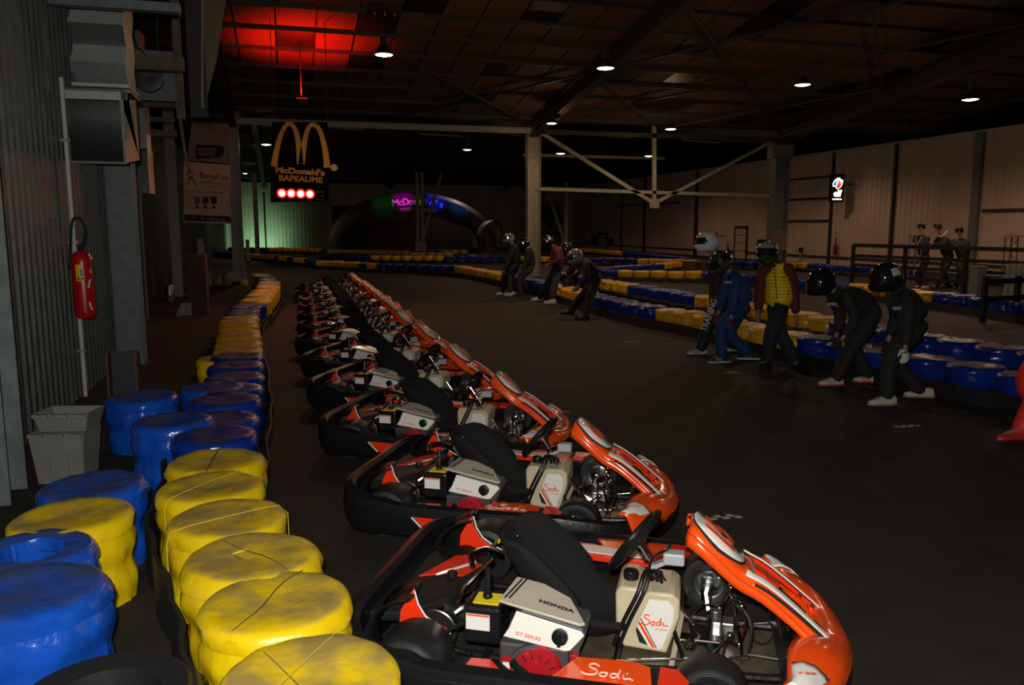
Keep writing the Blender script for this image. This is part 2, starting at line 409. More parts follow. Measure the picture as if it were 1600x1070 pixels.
# second line of posts further back
def post(name, u0, v0, v1, w_, lab, y=None, m=PNTW, z0=0):
    p = P(u0, v0) if y is None else PY(u0, v0, y); q = PD(u0, v1, p)
    t = empty(name, (p.x, p.y, 0), 0, lab, 'post'); MB().box((0, 0, q.z/2), (w_, w_, q.z)).build('shaft', m, t, smooth=False)
    MB().box((0, 0, .012), (w_*1.6, w_*1.6, .02)).build('base_plate', DSTL, t, smooth=False)
    return t, p
post('steel_post', 403, 404, 272, .24, 'thin pale post standing in front of the green lit wall')
post('steel_post', 416, 391, 300, .12, 'dark slim upright against the green lit far wall', m=DSTL)
post('steel_post', 388, 408, 374, .18, 'short grey stub post beside the banner column')
def vpost(u, v0, v1, ud, lab, w_=.2, dbl=True):
    p = P(u, v0); t = empty('braced_post', (p.x, p.y, 0), 0, lab, 'post'); top = PD(u, v1, p)
    for s in ((-1, 1) if dbl else (0,)): MB().box((s*w_*.6, 0, top.z/2), (w_*.6, w_, top.z)).build('upright', PNTW, t, smooth=False)
    q = PD(ud, v1+(5 if ud < u else 0), p)-p; bb = PD(u, v0-14, p)-p
    MB().bar((bb.x, bb.y, bb.z), (q.x, q.y, q.z), .16, .16).build('diagonal', PNTW, t, smooth=False)
    MB().box((0, -.05, .42), (w_*2.6, w_, .8)).build('gusset_plate', PNTW, t, smooth=False)
vpost(657, 399, 270, 690, 'pale braced double post in front of the inflatable arch', .26)
vpost(884, 397, 285, 853, 'pale braced post in front of the elephant poster', .26, False)
MB().box((0, 0, 0), (7.6, .12, .14)).build('cross_beam', PNTW, None, smooth=False, loc=PY(930, 245, 38.5)); tag(bpy.data.objects['cross_beam'], 'thin pale cross beam high behind the V shaped truss', 'beam')
# ---- doors and panels on the right wall
def wall_rect(name, u0, u1, v0, v1, m, th=.06, x=XR-.1):
    a, c = PX(u0, v1, x), PX(u1, v1, x); z1 = PX(u0, v0, x).z; z0 = max(a.z, 0) if v1 > 395 else a.z
    return a, c, z0, z1
def door(n, u0, u1, v0):
    a, c = PX(u0, 400, XR-.1), PX(u1, 400, XR-.1); h = PX((u0+u1)/2, v0, XR-.1).z; y0, y1 = min(a.y, c.y), max(a.y, c.y); w_ = y1-y0
    d = empty('door_%d' % n, (XR-.07, (y0+y1)/2, 0)); struct(d)
    b = MB(); b.box((0, -w_/2, h/2), (.1, .09, h)); b.box((0, w_/2, h/2), (.1, .09, h)); b.box((0, 0, h), (.1, w_+.09, .14)); b.build('door_frame', DSTL, d, smooth=False)
    MB().box((0, 0, h/2-.04), (.05, w_-.08, h-.1)).build('door_leaf', WALLW, d, smooth=False)
    for k_ in range(1, 4): MB().box((-.035, 0, h*k_/4), (.02, w_-.12, .03)).build('door_rail', DSTL, d, smooth=False)
    MB().cyl((-.06, w_/2-.14, 1.0), (-.06, w_/2-.02, 1.0), .015, 8).build('door_handle', STL, d)
door(1, 1147, 1165, 355); door(2, 934, 948, 365)
def wallbox(name, u0, u1, v0, v1, m, lab, cat, th=.1):
    a, c = PX(u0, v0, XR-.1-th/2), PX(u1, v1, XR-.1-th/2)
    o = MB().box((0, 0, 0), (th, abs(a.y-c.y), abs(a.z-c.z))).build(name, m, None, smooth=False, loc=(XR-.06-th/2, (a.y+c.y)/2, (a.z+c.z)/2), bevel=.01); return tag(o, lab, cat)
wallbox('wall_box', 925, 931, 367, 381, BLKM, 'black box on the far white wall, left of the small door', 'wall box', .2)
wallbox('wall_box', 952, 956, 372, 383, BLKM, 'black box on the far white wall, right of the small door', 'wall box', .2)
wallbox('electrical_box', 1187, 1198, 374, 400, BLKM, 'black cabinet on the wall left of the wide dark column', 'cabinet', .4)
# ---- lit oil sign
p = PX(1307, 294, XR-1.0)
t = empty('illuminated_sign', (p.x, p.y, p.z), 0, 'small lit black sign with red and blue emblem high on right wall', 'sign')
t.rotation_euler = (0, 0, math.radians(-12)-PI*0)
SC = (p-C0).dot(FW)/F
BLKS = flat('sign_black', (.004, .004, .004), .4); LIT = flat('lit_white', (1, 1, 1), emis=(1, .98, .9), es=1.6)
LITR = flat('lit_red', (1, .1, .05), emis=(1, .04, .01), es=1.2); LITB = flat('lit_blue', (.1, .4, .8), emis=(.02, .22, .5), es=1.0); LITC = flat('lit_cyan', (.6, .8, .9), emis=(.45, .75, .85), es=1.0)
LITP = flat('lit_peach', (1, .8, .6), emis=(1, .55, .35), es=1.1)
wS, hS = 21*SC, 43*SC
MB().box((0, 0, 0), (wS, .22, hS)).build('sign_case', BLKS, t, smooth=False, bevel=.01)
MB().bar((0, .1, .2), (.9, .5, .2), .06, .06).build('bracket', DSTL, t, smooth=False)
fy = -.115
mpS = lambda a, c_, tt: (a*SC, fy-tt, c_*SC)
def blob(name, pts, m, t0, t1): MB().prism(pts, mpS, t0, t1).build(name, m, t, smooth=False)
blob('emblem', [(-8, 2), (-8.5, 7), (-6, 12), (-2, 15.5), (2.5, 16), (4, 13.5), (8, 12.5), (7.5, 6), (5, 1), (0, -2), (-2.5, -1), (-3.5, 2)], LIT, 0, .006)
blob('emblem_blue', [(-7, 3), (-7, 7), (-5, 11), (-4, 8), (-3, 4)], LITB, .006, .01)
blob('emblem_sky', [(-5, 11), (-2, 14.5), (1.5, 15), (1, 9), (-1, 5), (-3, 3.5), (-4, 8)], LITC, .006, .01)
blob('emblem_red', [(-2.5, .3), (-1, 5), (1, 8), (1.5, 13), (4, 8), (5, 5), (3.5, 1.5), (0, -1)], LITR, .006, .011)
blob('emblem_peach', [(3, 12), (7, 11.6), (6.8, 6.5), (5, 3), (5, 6), (4, 9)], LITP, .006, .01)
MS = lambda z: frame((0, fy-.004, z*SC), (1, 0, 0), (0, 0, 1))
text('brand_word', 'elf', 13.5*SC, MS(-8.5), LIT, t, ext=.003, offset=.018, spacing=.95)
MB().box((0, fy-.003, -13.5*SC), (15*SC, .004, .6*SC)).build('rule', flat('sign_grey', (.3, .35, .32)), t, smooth=False)
text('small_word', 'Lubrifiants', 3.6*SC, MS(-17), LIT, t, ext=.003, offset=.004)
# ---- elephant poster on the far wall
p = PY(858, 345, ZFAR-.3); t = empty('wall_poster', tuple(p), 0, 'pale wall poster of a dark elephant above lettering, far wall', 'poster')
s = (p-C0).dot(FW)/F
MB().box((0, 0, 0), (46*s, .05, 62*s)).build('board', flat('poster_white', (.30, .27, .2)), t, smooth=False)
EL = flat('elephant_dark', (.012, .012, .014))
el = [(-20, -8), (-22, 2), (-19, 12), (-12, 17), (-4, 18), (6, 18), (14, 15), (18, 8), (19, -2), (19, -16), (13, -16), (12, -4), (8, -3), (5, -4), (4, -16), (-3, -16), (-5, -4), (-8, -2), (-11, -6), (-13, -10), (-16, -14), (-20, -14), (-19, -11), (-16, -9), (-16, -3), (-18, -2)]
MB().prism([(a*s, c_*s) for a, c_ in el], lambda a, c_, tt: (a, -.03-tt, c_+4*s), 0, .01).build('elephant', EL, t, smooth=False)
text('lettering', 'CAPAROL', 9.5*s, frame((0, -.04, -20*s), (1, 0, 0), (0, 0, 1)), EL, t, ext=.004, offset=.01)
# ---- inflatable arch
pa = P(645, 396); ty = pa.y
L_, R_ = PY(508, 396, ty), PY(776, 396, ty); T_ = PY(650, 300, ty)
cx, hw, hh = (L_.x+R_.x)/2, (R_.x-L_.x)/2, T_.z
t = empty('inflatable_arch', (cx, ty, 0), 0, 'large dark inflatable arch over the track with coloured light on its crown', 'arch')
ARCH = flat('arch_fabric', (.07, .075, .075), .55)
rad = .62
pts = [(-(hw-rad)*math.cos(PI*i/40), 0, (hh-rad)*math.sin(PI*i/40)**.85) for i in range(41)]
MB().tube(pts, rad, 14).build('arch_tube', ARCH, t)
# banner below the crown
BAN = flat('arch_banner', (.22, .22, .20), .6)
zc = lambda x: (hh-rad)*max(.001, 1-(x/(hw-rad))**2)**.45
bw = hw*.60
def bfn(a, b_): x = -bw+2*bw*a; z = zc(x)+.35-1.35*b_; return (x, -rad-.02+.1*b_, z)
MB().grid(bfn, 30, 4).build('banner', flat('banner_dark', (.03, .03, .03), .6), t)
LET = flat('banner_letters', (.85, .85, .85), .6)
sx_ = (pa-C0).dot(FW)/F
def arc_text(txt, size, z0, x0, sp):
    for i, ch in enumerate(txt):
        if ch == ' ': continue
        x = x0+(i-(len(txt)-1)/2)*sp; z = zc(x)+z0
        me = text_mesh(ch, size, frame((x, -rad-.07, z), (1, 0, (zc(x+.05)-zc(x-.05))*5), (0, 0, 1)), offset=.012, ext=.01); me.materials.append(LET); me.name = 'letter'
        shape('letter', me, t)
arc_text("McDonald's", 14*sx_, -.05, .3, 7.9*sx_)
arc_text('MONT-RIBOUDET', 7*sx_, -.55, .3, 4.3*sx_)
LET2 = flat('banner_letters_red', (.45, .12, .08), .6); LET_, LET = LET, LET2
arc_text('MENU KARTING', 9*sx_, -.95, .2, 6.9*sx_)
LET = LET_
def at_arch(u, v, dy=0): return PY(u, v, ty+dy)
for (u, v, colr, pw, dy, ang) in ((628, 308, (1, .02, .75), 300, -2.2, .62), (680, 308, (.01, .03, 1), 650, -2.2, .6), (652, 310, (.7, .6, .05), 70, -2.2, .35), (598, 315, (.01, .35, .05), 110, -2.5, .7), (715, 312, (.0, .22, .9), 300, -2.4, .7)):
    q = at_arch(u, v+2); s_ = Vector((q.x, q.y-3.2, q.z+1.0))
    tg = empty('stage_spotlight', tuple(s_), 0, 'small dark spotlight casting %s light on the arch crown' % {300: 'magenta' if colr[0] > .5 else 'cyan', 650: 'blue', 70: 'amber'}.get(pw, 'green'), 'spotlight')
    d_ = (q-Vector((0, .6, 0))-s_).normalized()
    b = MB(); b.lathe([(.001, -.15), (.06, -.15), (.07, .0), (.07, .1)], (0, 0, 0), d_, 12); b.build('lamp_can', BLKM, tg)
    MB().cyl((0, 0, .05), (0, 0, max(.3, roofz(s_.y)-s_.z)), .012, 6).build('rod', BLKM, tg)
    l = light('stage_beam', 'SPOT', tuple(s_+d_*.13), pw, colr, .03, angle=ang, blend=.8, target=tuple(q-Vector((0, .6, 0))))
# dark tunnel backdrop behind the arch and a clear dome on its right
p = PY(650, 360, ty+3)
tag(MB().box((0, 0, 1.6), (hw*1.7, .3, 3.2)).build('dark_backdrop', BLKM, None, smooth=False, loc=(cx-.2, ty+3, 0)), 'black curtain hung behind the inflatable arch', 'curtain')
p = P(790, 399); t = empty('plastic_canopy', (p.x, p.y+1, 0), 0, 'pale rounded canopy just right of the arch foot', 'canopy')
s = (p-C0).dot(FW)/F
MB().grid(lambda a, c_: (math.cos(PI*a)*-26*s*(1 if a < .5 else .35)-6*s, c_*1.5, 30*s+28*s*math.sin(PI*a)*.9), 14, 2).build('canopy_hood', flat('canopy_pale', (.25, .24, .19), .4), t)
for x_ in (-30, 3): MB().box((x_*s, .7, 15*s), (.08, .08, 30*s)).build('canopy_leg', DSTL, t, smooth=False)
# ---- start gantry: arches logo, names, red lamps
GY = 20.0
def gp(u, v): return PY(u, v, GY)
org = gp(470, 300); sg = (org-C0).dot(FW)/F
xa = (gp(520, 300)-gp(420, 300)).normalized()
t = empty('start_light_sign', tuple(org), 0, 'hanging sign with golden arches above four glowing red start lamps', 'sign')
LOGO = flat('logo_yellow', (.50, .24, .015), .6)
SBLK = flat('sign_backing', (.004, .003, .003), .9, spec=.1)
def g2(u, v, dy=0): q = gp(u, v)-org; return (q.x, dy, q.z)
def archband(name, pts, hwid):
    c_ = cr([(a, b_, 0) for a, b_ in pts], 6); out = []; inn = []
    for i, p_ in enumerate(c_):
        a = c_[max(0, i-1)]; b_ = c_[min(len(c_)-1, i+1)]; d = (b_-a).normalized(); n_ = Vector((-d.y, d.x, 0))
        w_ = hwid*(1-.38*math.sin(PI*i/(len(c_)-1)))
        out.append(p_+n_*w_); inn.append(p_-n_*w_)
    m_ = MB()
    for q in range(len(c_)-1):
        quad = [out[q], out[q+1], inn[q+1], inn[q]]
        vs = [g2(a.x, a.y, -.04) for a in quad]+[g2(a.x, a.y, .04) for a in quad]
        m_.add(vs, [(0, 1, 2, 3), (7, 6, 5, 4), (0, 4, 5, 1), (2, 6, 7, 3), (1, 5, 6, 2), (3, 7, 4, 0)])
    m_.build(name, LOGO, t, smooth=False)
archband('golden_arch', [(428, 260), (432, 235), (440, 208), (450, 194), (460, 200), (466, 222), (469, 256)], 5.2)
archband('golden_arch', [(471, 256), (475, 226), (481, 202), (489, 195), (499, 203), (507, 230), (511, 262)], 5.2)
MB().lathe([(.001, -.03), (5.4*sg, -.03), (5.4*sg, .03), (.001, .03)], g2(522, 262), (0, 1, 0), 20).build('round_badge', flat('badge_cream', (.45, .33, .1)), t)
MB().prism([(423, 268), (514, 266), (514, 314), (423, 316)], lambda a, b_, tt: g2(a, b_, tt), .03, .12).build('backing_board', SBLK, t, smooth=False)
MB().prism([(425, 190), (512, 190), (512, 266), (425, 266)], lambda a, b_, tt: g2(a, b_, tt), .1, .12).build('arch_backing', SBLK, t, smooth=False)
LORG = flat('sign_letters', (.50, .20, .03), .6)
dxs = (gp(511, 300)-gp(429, 300)); slope_dir = (gp(508, 271)-gp(429, 266))
text('letters', "McDonald's", 12.2*sg, frame(g2(469, 268, -.0), slope_dir, (0, 0, 1)), LORG, t, ext=.01, offset=.008, sx=1.28)
text('letters', 'BAPEAUME', 12*sg, frame(g2(470, 280, -.0), slope_dir, (0, 0, 1)), LORG, t, ext=.01, offset=.005, sx=1.14)
LEDC = flat('led_core', (1, .8, .6), emis=(1, .75, .5), es=28); LEDR = flat('led_red', (1, .02, .01), emis=(1, .012, .004), es=2.2)
MB().prism([(432, 292), (492, 293), (492, 313), (432, 312)], lambda a, b_, tt: g2(a, b_, tt), -.02, .05).build('lamp_box', SBLK, t, smooth=False)
for (u, v) in ((440.5, 302), (455, 302.3), (469.7, 302.8), (484.2, 303.3)):
    c_ = g2(u, v, -.03); lp = empty('start_lamp'); lp.parent = t; lp.location = c_
    b = MB(); b.lathe([(.001, 0), (7*sg, 0), (7.2*sg, -.02), (7.2*sg, .02)], (0, 0, 0), (0, -1, 0), 20); b.build('red_halo_disc', LEDR, lp)  # glowing disc stands in for the red bloom around each core
    b = MB(); b.lathe([(.001, .035), (2.6*sg, .03), (4.1*sg, .012), (4.3*sg, .0)], (0, 0, 0), (0, -1, 0), 16); b.build('lamp_core', LEDC, lp)
# little marker lamps to the right of the lens row
b = MB()
for (u, v) in ((496, 300), (500, 300), (504, 300), (504, 306), (504, 311), (497, 311)): b.box(g2(u, v, -.02), (1.4*sg, .03, 1.4*sg))
b.build('digit_segments', flat('segment_grey', (.5, .35, .3)), t, smooth=False)
for u in (428, 512):
    q = g2(u, 190); MB().cyl(q, (q[0], 0, roofz(GY)-org.z), .01, 6).build('hanging_wire', DSTL, t)
light('start_lamp_glow', 'SPOT', tuple(org+Vector((0, -.15, 0))), 60, (1, .02, .008), .25, angle=2.6, blend=.5, target=tuple(org+Vector((0, -8, -1.5))))
# red uplight that washes the ceiling boards
_d = ray(468, 62); ru = C0+_d*((ZE+SL*YV-CAMH)/(_d.z+SL*_d.y))-Vector((0, 0, 1.35))
t = empty('red_floodlight', tuple(ru), 0, 'small red floodlight aimed at the ceiling boards above the arches logo', 'floodlight')
MB().box((0, 0, -.12), (.30, .2, .12)).build('lamp_housing', BLKM, t, smooth=False, bevel=.01)
MB().box((0, 0, -.055), (.26, .16, .01)).build('red_glass', LEDR, t, smooth=False)
MB().cyl((0, .12, -.2), (0, .12, roofz(ru.y)-ru.z), .012, 6).build('rod', DSTL, t)
light('red_uplight', 'SPOT', tuple(ru+Vector((0, 0, .02))), 620, (1, .012, .004), .06, angle=2.2, blend=.6, target=tuple(ru+Vector((.05, .1, 1))))
# faint red heater bars near the ceiling
d = ray(600, 20); h_ = C0+d*((ZE+SL*YV-CAMH-.2)/(d.z+SL*d.y))
t = empty('radiant_heater', tuple(h_), 0, 'three faint red glowing heater bars below a dark ceiling opening', 'heater')
MB().box((0, 0, .03), (.8, .3, .05)).build('heater_case', BLKM, t, smooth=False)
for k_ in range(3): MB().cyl(((k_-1)*.22, -.1, -.03), ((k_-1)*.22+.03, .1, -.03), .012, 6).build('heater_bar', flat('dull_red_bar', (.3, .02, .01), emis=(1, .04, .01), es=.12), t)
# ---- hall lamps
GLOW = flat('lamp_glow', (1, .95, .85), emis=(1, .88, .68), es=14)
LAMPS = [(600, 86, 5.1, 28, 'near left hall lamp hanging right of the red lit ceiling'), (946, 107, 5.1, 27, 'near hall lamp left of the middle, brightest of the second pair'), (1254, 133, 5.1, 24, 'third near hall lamp, above the driver in the yellow vest'), (1516, 156, 5.1, 24, 'rightmost near hall lamp, above the three spectators'),
         (862, 193, 5.0, 16, 'hall lamp just above the mid column head'), (1048, 202, 5.0, 17, 'hall lamp right of the truss hanger'), (876, 240, 5.0, 14, 'hall lamp behind the truss, nearest the mid column'), (1014, 244, 5.0, 13, 'hall lamp behind the truss left of its hanger'), (730, 234, 5.0, 13, 'hall lamp high above the inflatable arch'), (416, 226, 5.0, 15, 'hall lamp just left of the arches logo'), (383, 271, 5.0, 7, 'tiny farthest hall lamp left of the thin pale post')]
proto = None
for n, (u, v, z, w_, lab) in enumerate(LAMPS):
    p = P(u, v, z); sc = w_*((p-C0).dot(FW)/F)/.36
    if proto is None:
        proto = empty('hall_lamp')
        MB().lathe([(.18, .0), (.19, .01), (.15, .10), (.09, .17), (.07, .19), (.07, .34), (.02, .36)], n=20).build('reflector', DSTL, proto)
        MB().lathe([(.001, -.025), (.09, -.018), (.165, .0), (.175, .012)], n=20).build('glowing_glass', GLOW, proto)
        MB().cyl((0, 0, 0), (0, 0, 1), .012, 6).build('rod', DSTL, proto).location = (0, 0, .34)
        o = proto
    else: o = copy_tree(proto)
    tag(o, lab, 'lamp', 'lamps hanging from the hall roof'); o.location = p; o.scale = (sc, sc, 1)
    rod_ = [c_ for c_ in o.children if c_.name.startswith('rod')][0]; rod_.scale = (1, 1, max(.05, roofz(p.y)-p.z-.42))
    l = light('hall_light', 'SPOT', (p.x, p.y, p.z-.06), HALL_POWER*(1.0 if n < 4 else .7), (1, .68, .42), .12, angle=2.85, blend=.45)
    light('hall_lamp_spill', 'POINT', (p.x, p.y, p.z-.10), 42 if n < 4 else 30, (1, .60, .30), .12)
# extra lights without fixtures, added to wash the right wall in pink
for (x, y) in ((16.5, 12.5), (20.0, 21.0), (20.0, 30.0), (18.5, 42.0), (12.0, 54.0)):
    l = light('hall_light', 'SPOT', (x, y, 4.9), HALL_POWER*1.25, (1, .54, .40), .12, angle=2.85, blend=.45)
# green work light at the foot of the far left wall
q = P(440, 386)
t = empty('green_floor_light', (q.x, ZFAR-4, 0), 0, 'low green work light at the foot of the far left wall', 'floodlight')
MB().box((0, 0, .12), (.5, .2, .22)).build('lamp_housing', BLKM, t, smooth=False)
MB().box((0, .105, .12), (.44, .01, .16)).build('green_glass', flat('green_glass', (.5, 1, .6), emis=(.4, 1, .5), es=1), t, smooth=False)
light('green_wash', 'SPOT', (q.x-1.5, ZFAR-2.2, .3), 210, (.45, 1, .62), .3, angle=2.7, blend=.6, target=(q.x-2, ZFAR, .6))
# thin fluorescent battens, switched off, on the far roof slope
for n, (u0, u1, v) in enumerate(((516, 566, 199), (655, 723, 209), (921, 983, 211), (1066, 1125, 219))):
    a, c_ = PY(u0, v, 30), PY(u1, v+4, 30)
    tag(MB().bar(Vector((0, 0, 0)), c_-a, .08, .05).build('unlit_tube_light', PNTW, None, smooth=False, loc=tuple(a)), ['unlit tube light above the golden arches', 'unlit tube light above the inflatable arch', 'unlit tube light left of the truss hanger', 'unlit tube light right of the truss hanger'][n], 'tube light')
# ============================================================ TYRE BARRIERS
ZT = .42
def stack_mesh(n, rings, seed, R=.268, z0=.0, z1=ZT, nz=.012, hole=False):
    """wrapped stack of two tyres: bulging sides, rounded shoulder, slightly sunk top"""
    rnd = random.Random(seed); off = Vector((rnd.random()*50, rnd.random()*50, rnd.random()*50))
    H = z1-z0; prof = [(R*.95, z0)]
    for i in range(1, rings):
        t = i/rings; bulge = .010*(1-math.cos(4*PI*t)) if z0 < .05 else .02*math.sin(PI*t)
        prof.append((R*.955+bulge*(.6+.4*t), z0+(H-.06)*t))
    prof += [(R*1.02, z1-.075), (R*1.025, z1-.05), (R*1.0, z1-.024), (R*.95, z1-.008), (R*.88, z1), (R*.7, z1-.002)]
    prof += [(R*.52, z1-.006), (R*.46, z1-.10), (R*.44, z1-.2)] if hole else [(R*.4, z1-.008), (R*.15, z1-.014), (.001, z1-.015)]
    b = MB(); b.lathe(prof, n=n)
    if nz:
        vs = []
        for (x, y, z) in b.v:
            p = Vector((x, y, z)); r = math.hypot(x, y); a = math.atan2(y, x)
            f = noise.noise(p*3.5+off)*nz*1.5+noise.noise(p*11+off)*nz*.7
            top = z > z1-.03
            if not top: f += .9*nz*noise.noise(Vector((math.cos(a)*9, math.sin(a)*9, z*3))+off)
            if top: z += f*.45+(.5*nz*noise.noise(Vector((x*16, y*4, 0))+off)); vs.append((x*(1+f*.5), y*(1+f*.5), z))
            else: k_ = 1+f/max(r, .05); vs.append((x*k_, y*k_, z))
        b.v = vs
    return b
WM = {}
def wrapm(kind, colr, i):
    key = (kind, colr, i)
    if key not in WM:
        if kind == 'near': WM[key] = stack_mesh(64, 16, 100+i).mesh('wrap', YEL if colr == 'y' else BLU)
        elif kind == 'hole': WM[key] = stack_mesh(64, 16, 55, hole=True).mesh('wrap', BLU)
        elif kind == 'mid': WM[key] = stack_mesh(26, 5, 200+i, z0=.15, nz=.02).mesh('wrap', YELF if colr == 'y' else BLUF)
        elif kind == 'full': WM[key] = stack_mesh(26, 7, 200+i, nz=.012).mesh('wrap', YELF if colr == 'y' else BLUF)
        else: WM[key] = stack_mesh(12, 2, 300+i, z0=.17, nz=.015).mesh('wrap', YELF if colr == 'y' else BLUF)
    return WM[key]
b = MB(); b.lathe([(.2, 0), (.26, .02), (.275, .07), (.275, .11), (.26, .16), (.2, .19)], n=16); TYLOW = b.mesh('tyre', TYRE)
b = MB(); b.lathe([(.13, 0), (.24, .0), (.275, .035), (.28, .1), (.275, .17), (.24, .20), (.13, .2)], n=32); b.lathe([(.13, .2), (.24, .2), (.275, .235), (.28, .3), (.275, .37), (.235, .395), (.15, .39)], n=32); TYIN = b.mesh('tyre', TYRE)
CN = {'y': 'yellow', 'b': 'blue'}
def resample(pts, step):
    out = [(Vector(pts[0][0]), pts[0][1])]; acc = 0
    for i in range(len(pts)-1):
        a, c = Vector(pts[i][0]), Vector(pts[i+1][0]); L = (c-a).length; s = step-acc
        while s <= L:
            out.append((a+(c-a)*(s/L), pts[i][1])); s += step
        acc = L-(s-step)
    return out
ALLST = []      # (depth, pos, colour, run name, order, kind)
def run(name, pix, kind='mid', step=.555, z=None):
    z = z or (ZT if kind == 'full' else .34)
    pts = [(P(u, v, z), c) for u, v, c in pix]
    rs = resample([((p.x, p.y, 0), c) for p, c in pts], step)
    for n, (p, c) in enumerate(rs): ALLST.append([(Vector((p.x, p.y, 0))-C0).length, p, c, name, n+1, kind])
    return rs
near_left = [((486, 1052), 'y', 300), ((430, 935), 'y', 243), ((395, 865), 'y', 207), ((355, 805), 'y', 182), ((330, 757), 'y', 167), ((339, 717), 'y', 148)]
names = ['nearest yellow wrapped tyre stack, cut by the bottom edge of the photo', 'second yellow wrapped tyre stack of the left barrier, slit in its dusty top', 'third yellow wrapped tyre stack of the left barrier, puckered navel in top', 'fourth yellow wrapped tyre stack of the left barrier, twine straight across', 'fifth yellow wrapped tyre stack of the left barrier, twine loop across top', 'sixth yellow wrapped tyre stack of the left barrier, against the blue ones']
TW = mat('twine', (.7, .5, .06), .7); SEAM = mat('seam_dark', (.06, .05, .03), .8)
def twine(root, ang, off, m=TW, r=.0022, z1=ZT, down=.3, bend=0):
    d = Vector((math.cos(ang), math.sin(ang), 0)); n_ = Vector((-d.y, d.x, 0)); pts = []
    hl = math.sqrt(max(.01, .262**2-off**2))
    if down: pts.append(d*-(hl+.028)+n_*off+Vector((0, 0, z1-down)))
    if down: pts.append(d*-(hl+.026)+n_*off+Vector((0, 0, z1-.05))); pts.append(d*-(hl+.010)+n_*off+Vector((0, 0, z1-.008)))
    for k_ in range(9):
        t = -1+2*k_/8; pts.append(d*hl*.93*t+n_*(off+bend*math.sin(t*4))+Vector((0, 0, z1+.006-.006*abs(t)**6)))
    if down: pts.append(d*(hl+.026)+n_*off+Vector((0, 0, z1-.05))); pts.append(d*(hl+.028)+n_*off+Vector((0, 0, z1-down)))
    MB().tube(pts, r, 5).build('twine', m, root)
def near_stack(pos, c, lab, i, kind='near', sc=(1, 1, 1), rz=0, group=None):
    t = empty('tyre_stack', (pos[0], pos[1], 0), rz, lab, 'tyre stack', group); t.scale = sc
    shape('wrap', wrapm(kind, c, i), t); shape('tyre', TYIN, t).scale = (.86, .86, .92)
    return t
GL = 'wrapped tyre stacks of the left barrier'
for i, ((u, v), c, w_) in enumerate(near_left):
    p = P(u, v, ZT); t = near_stack(p, c, names[i], i, rz=.7*i, group=GL)
    if i == 0: twine(t, 1.0, .05, r=.0015); twine(t, 2.0, .06, SEAM, .0012, down=0)
    if i == 1: twine(t, 1.1-.7, .02, SEAM, .0016, down=0, bend=.01)
    if i == 2: twine(t, 2.2-1.4, .0, SEAM, .0013, down=0, bend=.01)
    if i == 3: twine(t, .45-2.1, -.03)
    if i == 4: twine(t, .9-2.8, .03)
    if i == 5: twine(t, 1.5-3.5, .02, SEAM, .003, down=0)
    # puckered slits in the wrap
    if i in (1, 2):
        for (a, r_, L_, w2) in (((2.6, .06, .07, .012), (1.0, .07, .04, .006)) if i == 2 else ((-1.2, .10, .05, .007),)):
            M = Matrix.Rotation(a, 4, 'Z') @ Matrix.Translation((r_, 0, ZT-.006)) @ Matrix.Rotation(1.2, 4, 'Z')
            MB().grid(lambda s, q: (L_*(s-.5)*2*(1-.3*abs(q-.5)), w2*math.cos(2*PI*q)*math.sin(PI*s), .008*math.sin(PI*q*1)*math.sin(PI*s)), 8, 8, M).build('pucker', YEL, t)
# blue ones next in the left barrier and beyond
lab_b = ['seventh tyre stack of the left barrier, low blue one just behind the yellow', 'eighth tyre stack of the left barrier, dusty topped blue', 'ninth tyre stack of the left barrier, blue with dark top', 'tenth tyre stack of the left barrier, blue beside the yellow beyond']
run('left barrier', [(336, 680, 'b'), (350, 630, 'b'), (366, 590, 'b'), (370, 566, 'b'), (371, 556, 'y'), (373, 535, 'y'), (374, 516, 'y'), (371, 500, 'y'), (376, 495, 'b'), (384, 478, 'b'), (396, 471, 'y'), (408, 459, 'y'), (419, 447, 'y'), (420, 438, 'b'), (414, 432, 'y'), (402, 428, 'y')], 'full', step=.555)
for (u, v, c, lab, i, kind, sc) in [
    (112, 803, 'y', 'dusty yellow wrapped tyre stack by the wall, two bulges high', 7, 'near', (1.0, 1.0, 1.0)),
    (145, 755, 'b', 'blue wrapped tyre stack between the grey crates and the dusty yellow one', 8, 'near', (.98, .98, 1)),
    (48, 857, 'b', 'blue wrapped tyre stack with a torn open hole in its top', 0, 'hole', (.92, .92, 1)),
    (42, 925, 'b', 'large shiny blue wrapped tyre stack at the left edge', 9, 'near', (1.0, 1.0, 1.03)),
    (271, 662, 'b', 'tall blue wrapped stack left of the low blue one in the barrier', 10, 'near', (.98, .98, 1.08)),
    (222, 618, 'b', 'blue wrapped stack farthest left, by the rusty channel', 11, 'near', (1, 1, 1.0)),
    (333, 603, 'b', 'blue wrapped stack tucked left of the ninth barrier stack', 12, 'near', (.95, .95, 1)),
    (345, 556, 'y', 'lone yellow stack jutting left of the barrier line', 13, 'near', (.9, .9, .95))]:
    p = P(u, v, ZT); near_stack(p, c, lab, i, kind, sc, rz=i*1.3)
# loose black tyre at the bottom edge
p = P(160, 1088, .30); t = empty('loose_tyre', (p.x, p.y, 0), 0, 'worn black tyre lying at the bottom left edge', 'tyre')
b = MB(); b.lathe([(.17, .02), (.25, .0), (.29, .04), (.305, .1), (.305, .22), (.29, .28), (.25, .31), (.17, .295), (.155, .16)], n=48, closed=True); b.build('tyre_body', TYRE, t)
b = MB()
for k_ in range(40):
    a = 2*PI*k_/40; b.box((0, 0, 0), (.008, .012, .2), Matrix.Rotation(a, 4, 'Z') @ Matrix.Translation((.306, 0, .16)) @ Matrix.Rotation(.5, 4, 'X'))
b.build('tread_blocks', TYRE, t, smooth=False)
